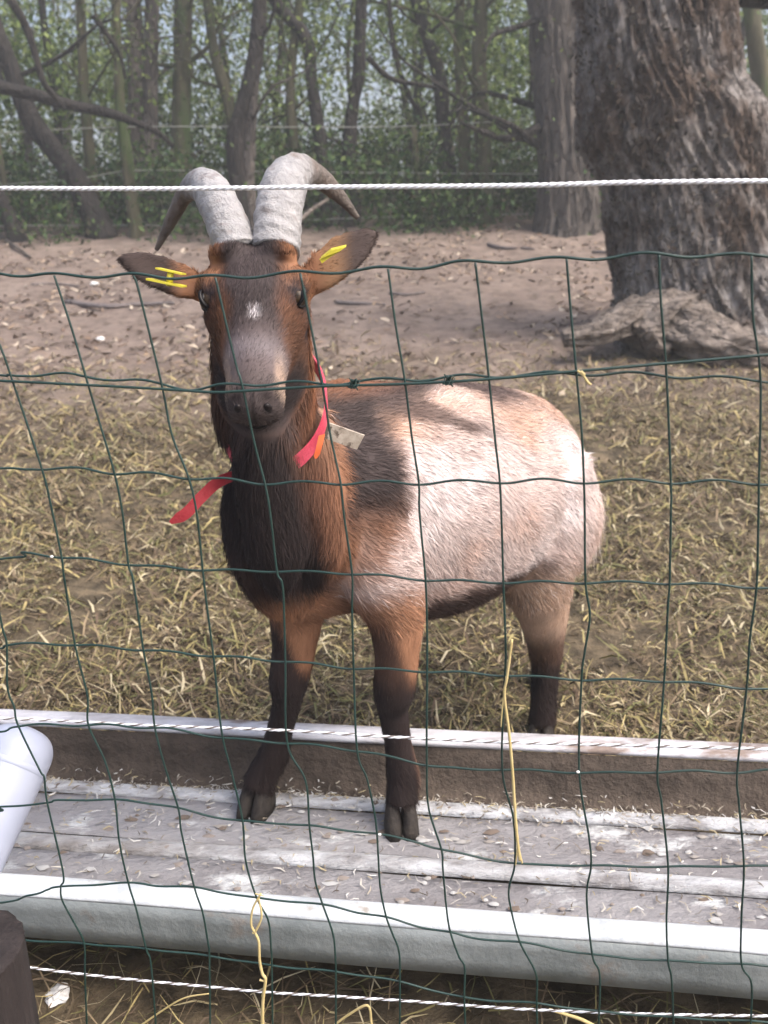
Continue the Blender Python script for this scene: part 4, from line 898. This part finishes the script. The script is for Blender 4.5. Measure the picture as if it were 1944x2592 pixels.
hc = HC*(1+rng.normal(0, 1, (NH, 1))*np.where(headm, .34, .17)[:, None]); pale = (rng.uniform(0, 1, NH) < .05) & (HC.mean(1) > .2) & ~legm & ~headm; hc[pale] = hc[pale]*.5+np.array([.45, .42, .41])
hc[dk] = hc[dk]*.25+np.array([.05, .04, .038])
hc = np.clip(hc, .006, .92)
hair = mesh_obj('coat_hair', Vh, Fh, m_coat, goat, smooth=False, col=np.repeat(hc, 6, 0)); hair['kind'] = 'stuff'

# horns
def horn(pts, rad, seed):
    P = np.array([at(*p) for p in pts]); n_ = 90; Pp = spline(P, n_); rr = np.interp(np.linspace(0, len(pts)-1, n_), np.arange(len(pts)), rad)
    def fn(tt, q, p): return 1+(.026*math.sin(tt*95+1.5*math.sin(q+seed))*(1-tt)**.7)+.07*noise.noise(Vector((math.cos(q)*2, math.sin(q)*2, tt*14+seed)))+.03*noise.noise(Vector((math.cos(q)*5, math.sin(q)*5, tt*50+seed)))
    v, f = tube(Pp, np.stack([rr*1.0, rr*1.12], 1), 26, fn=fn)
    tt = np.repeat(np.linspace(0, 1, n_), 26); nn = nzv(v*np.array([1, 1, 1]), 45, seed); n5 = nzv(v, 140, seed+3)
    k = np.clip((tt-.36)/.34+.35*nn, 0, 1)[:, None]; k = k*k*(3-2*k)
    c = np.array([[.35, .34, .345]])*(1-k)+np.array([[.13, .105, .09]])*k
    c = c*(1+.28*nn[:, None]+.22*n5[:, None]); dirt = np.clip((nn+.6*n5-.32)*4, 0, 1)[:, None]*(tt < .6)[:, None]; c = c*(1-.55*dirt)+np.array([[.16, .12, .10]])*.55*dirt
    return mesh_obj('horn', v, f, m_horn, goat, col=np.clip(c, .02, .8))
horn([(600, 640, 1.13), (572, 560, 1.15), (540, 495, 1.18), (508, 468, 1.22), (470, 490, 1.255), (432, 560, 1.28), (396, 632, 1.29)], [.0255, .025, .0235, .0185, .0115, .008, .003], 1)
horn([(698, 640, 1.13), (704, 560, 1.15), (718, 480, 1.18), (750, 438, 1.22), (800, 446, 1.255), (855, 492, 1.28), (906, 552, 1.29)], [.029, .0295, .028, .0225, .014, .009, .003], 2)
# eyes
def ico(name, c, r, mt, parent, sc=(1, 1, 1), sub=3, frame=None):
    bm = bmesh.new(); bmesh.ops.create_icosphere(bm, subdivisions=sub, radius=r); fr = frame or (np.array([1, 0, 0]), np.array([0, 1, 0]), np.array([0, 0, 1.]))
    for q in bm.verts:
        p = c+fr[0]*q.co.x*sc[0]+fr[1]*q.co.y*sc[1]+fr[2]*q.co.z*sc[2]; q.co = Vector(p)
    for fce in bm.faces: fce.smooth = True
    me_ = bpy.data.meshes.new(name); bm.to_mesh(me_); bm.free(); me_.materials.append(mt); o = bpy.data.objects.new(name, me_); COL.objects.link(o); o.parent = parent; return o
for s_ in (-1, 1):
    ey = ico('eye', Hd(.066, s_*.0520, .010), .0130, m_eye, goat, frame=(lt, ax, nm))
    ico('pupil', Hd(.067, s_*.0590, .0190), .006, m_pupil, ey, sc=(.6, 1.1, .5), frame=(lt, ax, nm))
    for vv, nm_ in ((.010, 'eyelid'), (-.009, 'eyelid')):
        arcp = [Hd(.066+.017*math.cos(a), s_*(.0525+.0095*abs(math.sin(a))), .012+vv*math.sin(a)) for a in np.linspace(.1, math.pi-.1, 14)]
        vv_, ff = tube(arcp, .0024, 7); mesh_obj(nm_, vv_, ff, m_pupil, ey)
    ico('nostril', Hd(.2515, s_*.0165, -.010), .0092, m_nostril, goat, sc=(.62, .5, 1.0), frame=(lt, ax, nm))
mp_ = [Hd(.253-.06*(q/.032)**2*.6, q, -.047-.004*math.cos(q*90)) for q in np.linspace(-.028, .028, 15)]
v, f = tube(mp_, .0016, 6); mesh_obj('mouth_line', v, f, m_nostril, goat)
# hooves: two claws each
def hoof(c, dr, z0, sc=1.):
    c = np.array([c[0], c[1], 0]); d = np.array([dr[0], dr[1], 0.]); d /= np.linalg.norm(d); sdv = np.array([-d[1], d[0], 0])
    e = mb = MB()
    for s_ in (-1, 1):
        V = []; prof = [(-.026, .0, .013, 0), (-.006, .0, .0155, 0), (.018, .0, .0145, 0), (.033, 0., .007, 0)]
        rows = []
        for zz, kx, off in ((0, 1.0, .006), (.014, .95, .003), (.032, .78, -.003), (.046, .62, -.008)):
            row = []
            for (x, _, w_, _) in prof: row.append((x*kx+off, -w_*kx))
            for (x, _, w_, _) in prof[::-1]: row.append((x*kx+off, w_*kx))
            rows.append((zz, row))
        for zz, row in rows:
            for (x, y) in row: V.append(c+d*x*sc+sdv*(y+s_*.0135)*sc+UP*(z0+zz*sc))
        Fq = []
        for r in range(3):
            for q in range(8): Fq.append([r*8+q, r*8+(q+1) % 8, r*8+8+(q+1) % 8, r*8+8+q])
        Fq += [list(range(8))[::-1], [24+q for q in range(8)]]; mb.add(V, Fq)
    o = mb.build('hoof', m_hoof, goat); return o
hoof((.014, 1.278), (.05, -1), .0985, 1.0); hoof((-.233, 1.339), (-.35, -1), .0985, 1.0)
hoof((.325, 1.708), (-.3, -1), gz(.325, 1.708)-.002); hoof((.368, 1.93), (-.3, -1), gz(.368, 1.93)-.002)
# collar, its plate and loose end
ring = []
for a in np.linspace(0, 2*math.pi, 73):
    cx, cy = math.sin(a), -math.cos(a)          # a=0 front
    zc = .775+.075*(-math.cos(a))*-1*-1
    zc = .822-.075*math.cos(a)
    ring.append((-.153+(.079 if cx > 0 else .058)*cx, 1.175+(.068 if cy < 0 else .10)*cy, zc))
ring = np.array(ring); wv = np.array([0, -.35, .94])*.011
rn = ring-ring.mean(0); rn[:, 2] = 0; rn /= np.linalg.norm(rn, axis=1)[:, None]
V = np.stack([ring-wv, ring+wv, ring+wv+rn*.003, ring-wv+rn*.003], 1).reshape(-1, 3); n_ = len(ring); Fq = []
for k in range(n_-1):
    for q in range(4): Fq.append([k*4+q, k*4+(q+1) % 4, k*4+4+(q+1) % 4, k*4+4+q])
collar = mesh_obj('collar', V, Fq, m_red, goat, smooth=False)
def ribbon(name, pts, wvec, th, mt, parent):
    P = spline(np.array([at(*p) for p in pts]), 20); wv = np.array(wvec); V = []
    ww = np.interp(np.linspace(0, 1, 20), [0, .85, 1], [1, 1, .35])
    for k, p in enumerate(P): V += [p-wv*ww[k], p+wv*ww[k], p+wv*ww[k]+np.array([0, -th, 0]), p-wv*ww[k]+np.array([0, -th, 0])]
    Fq = [[k*4+q, k*4+(q+1) % 4, k*4+4+(q+1) % 4, k*4+4+q] for k in range(19) for q in range(4)]+[[0, 3, 2, 1], [76, 77, 78, 79]]
    return mesh_obj(name, V, Fq, mt, parent, smooth=False)
ribbon('strap_end', [(640, 1190, 1.18), (560, 1216, 1.14), (512, 1256, 1.11), (472, 1298, 1.10), (432, 1322, 1.10)], (-.0042, .0, .006), .0025, m_redtail, collar)
ribbon('orange_thread', [(815, 1100, 1.105), (808, 1130, 1.10), (800, 1160, 1.10)], (.004, 0, .001), .002, m_orange, collar)
P4 = [at(x, y, 1.125) for x, y in ((818, 1108), (830, 1070), (921, 1102), (902, 1138))]
th_ = np.array([.01, .03, .0])*.12
mesh_obj('collar_plate', np.array(P4+[p+th_ for p in P4]), [[0, 1, 2, 3][::-1], [4, 5, 6, 7], [0, 1, 5, 4], [1, 2, 6, 5], [2, 3, 7, 6], [3, 0, 4, 7]], m_plate, collar, smooth=False)
# yellow ear tags
def flap(pts, Y, depthv, name='ear_tag'):
    P4 = [at(x, y, Y) for x, y in pts]; dv = np.array(depthv)
    return mesh_obj(name, np.array(P4+[p+dv for p in P4]), [[3, 2, 1, 0], [4, 5, 6, 7], [0, 1, 5, 4], [1, 2, 6, 5], [2, 3, 7, 6], [3, 0, 4, 7]], m_yellow, goat, smooth=False)
flap([(393, 677), (458, 692), (458, 696), (393, 681)], 1.075, (0, .03, -.0003)); flap([(369, 704), (460, 723), (460, 728), (369, 709)], 1.07, (0, .03, -.0003))
v, f = tube([at(432, 690, 1.08), at(428, 722, 1.085)], .004, 10); mesh_obj('ear_tag_stud', v, f, m_yellow, goat)
flap([(812, 655), (838, 634), (876, 625), (860, 636)], 1.10, (0, .012, .003)); flap([(809, 657), (860, 637), (834, 652), (815, 667)], 1.102, (0, .003, .001))
tag(goat, 'brown and cream horned goat wearing red collar with forefeet in trough', 'goat')
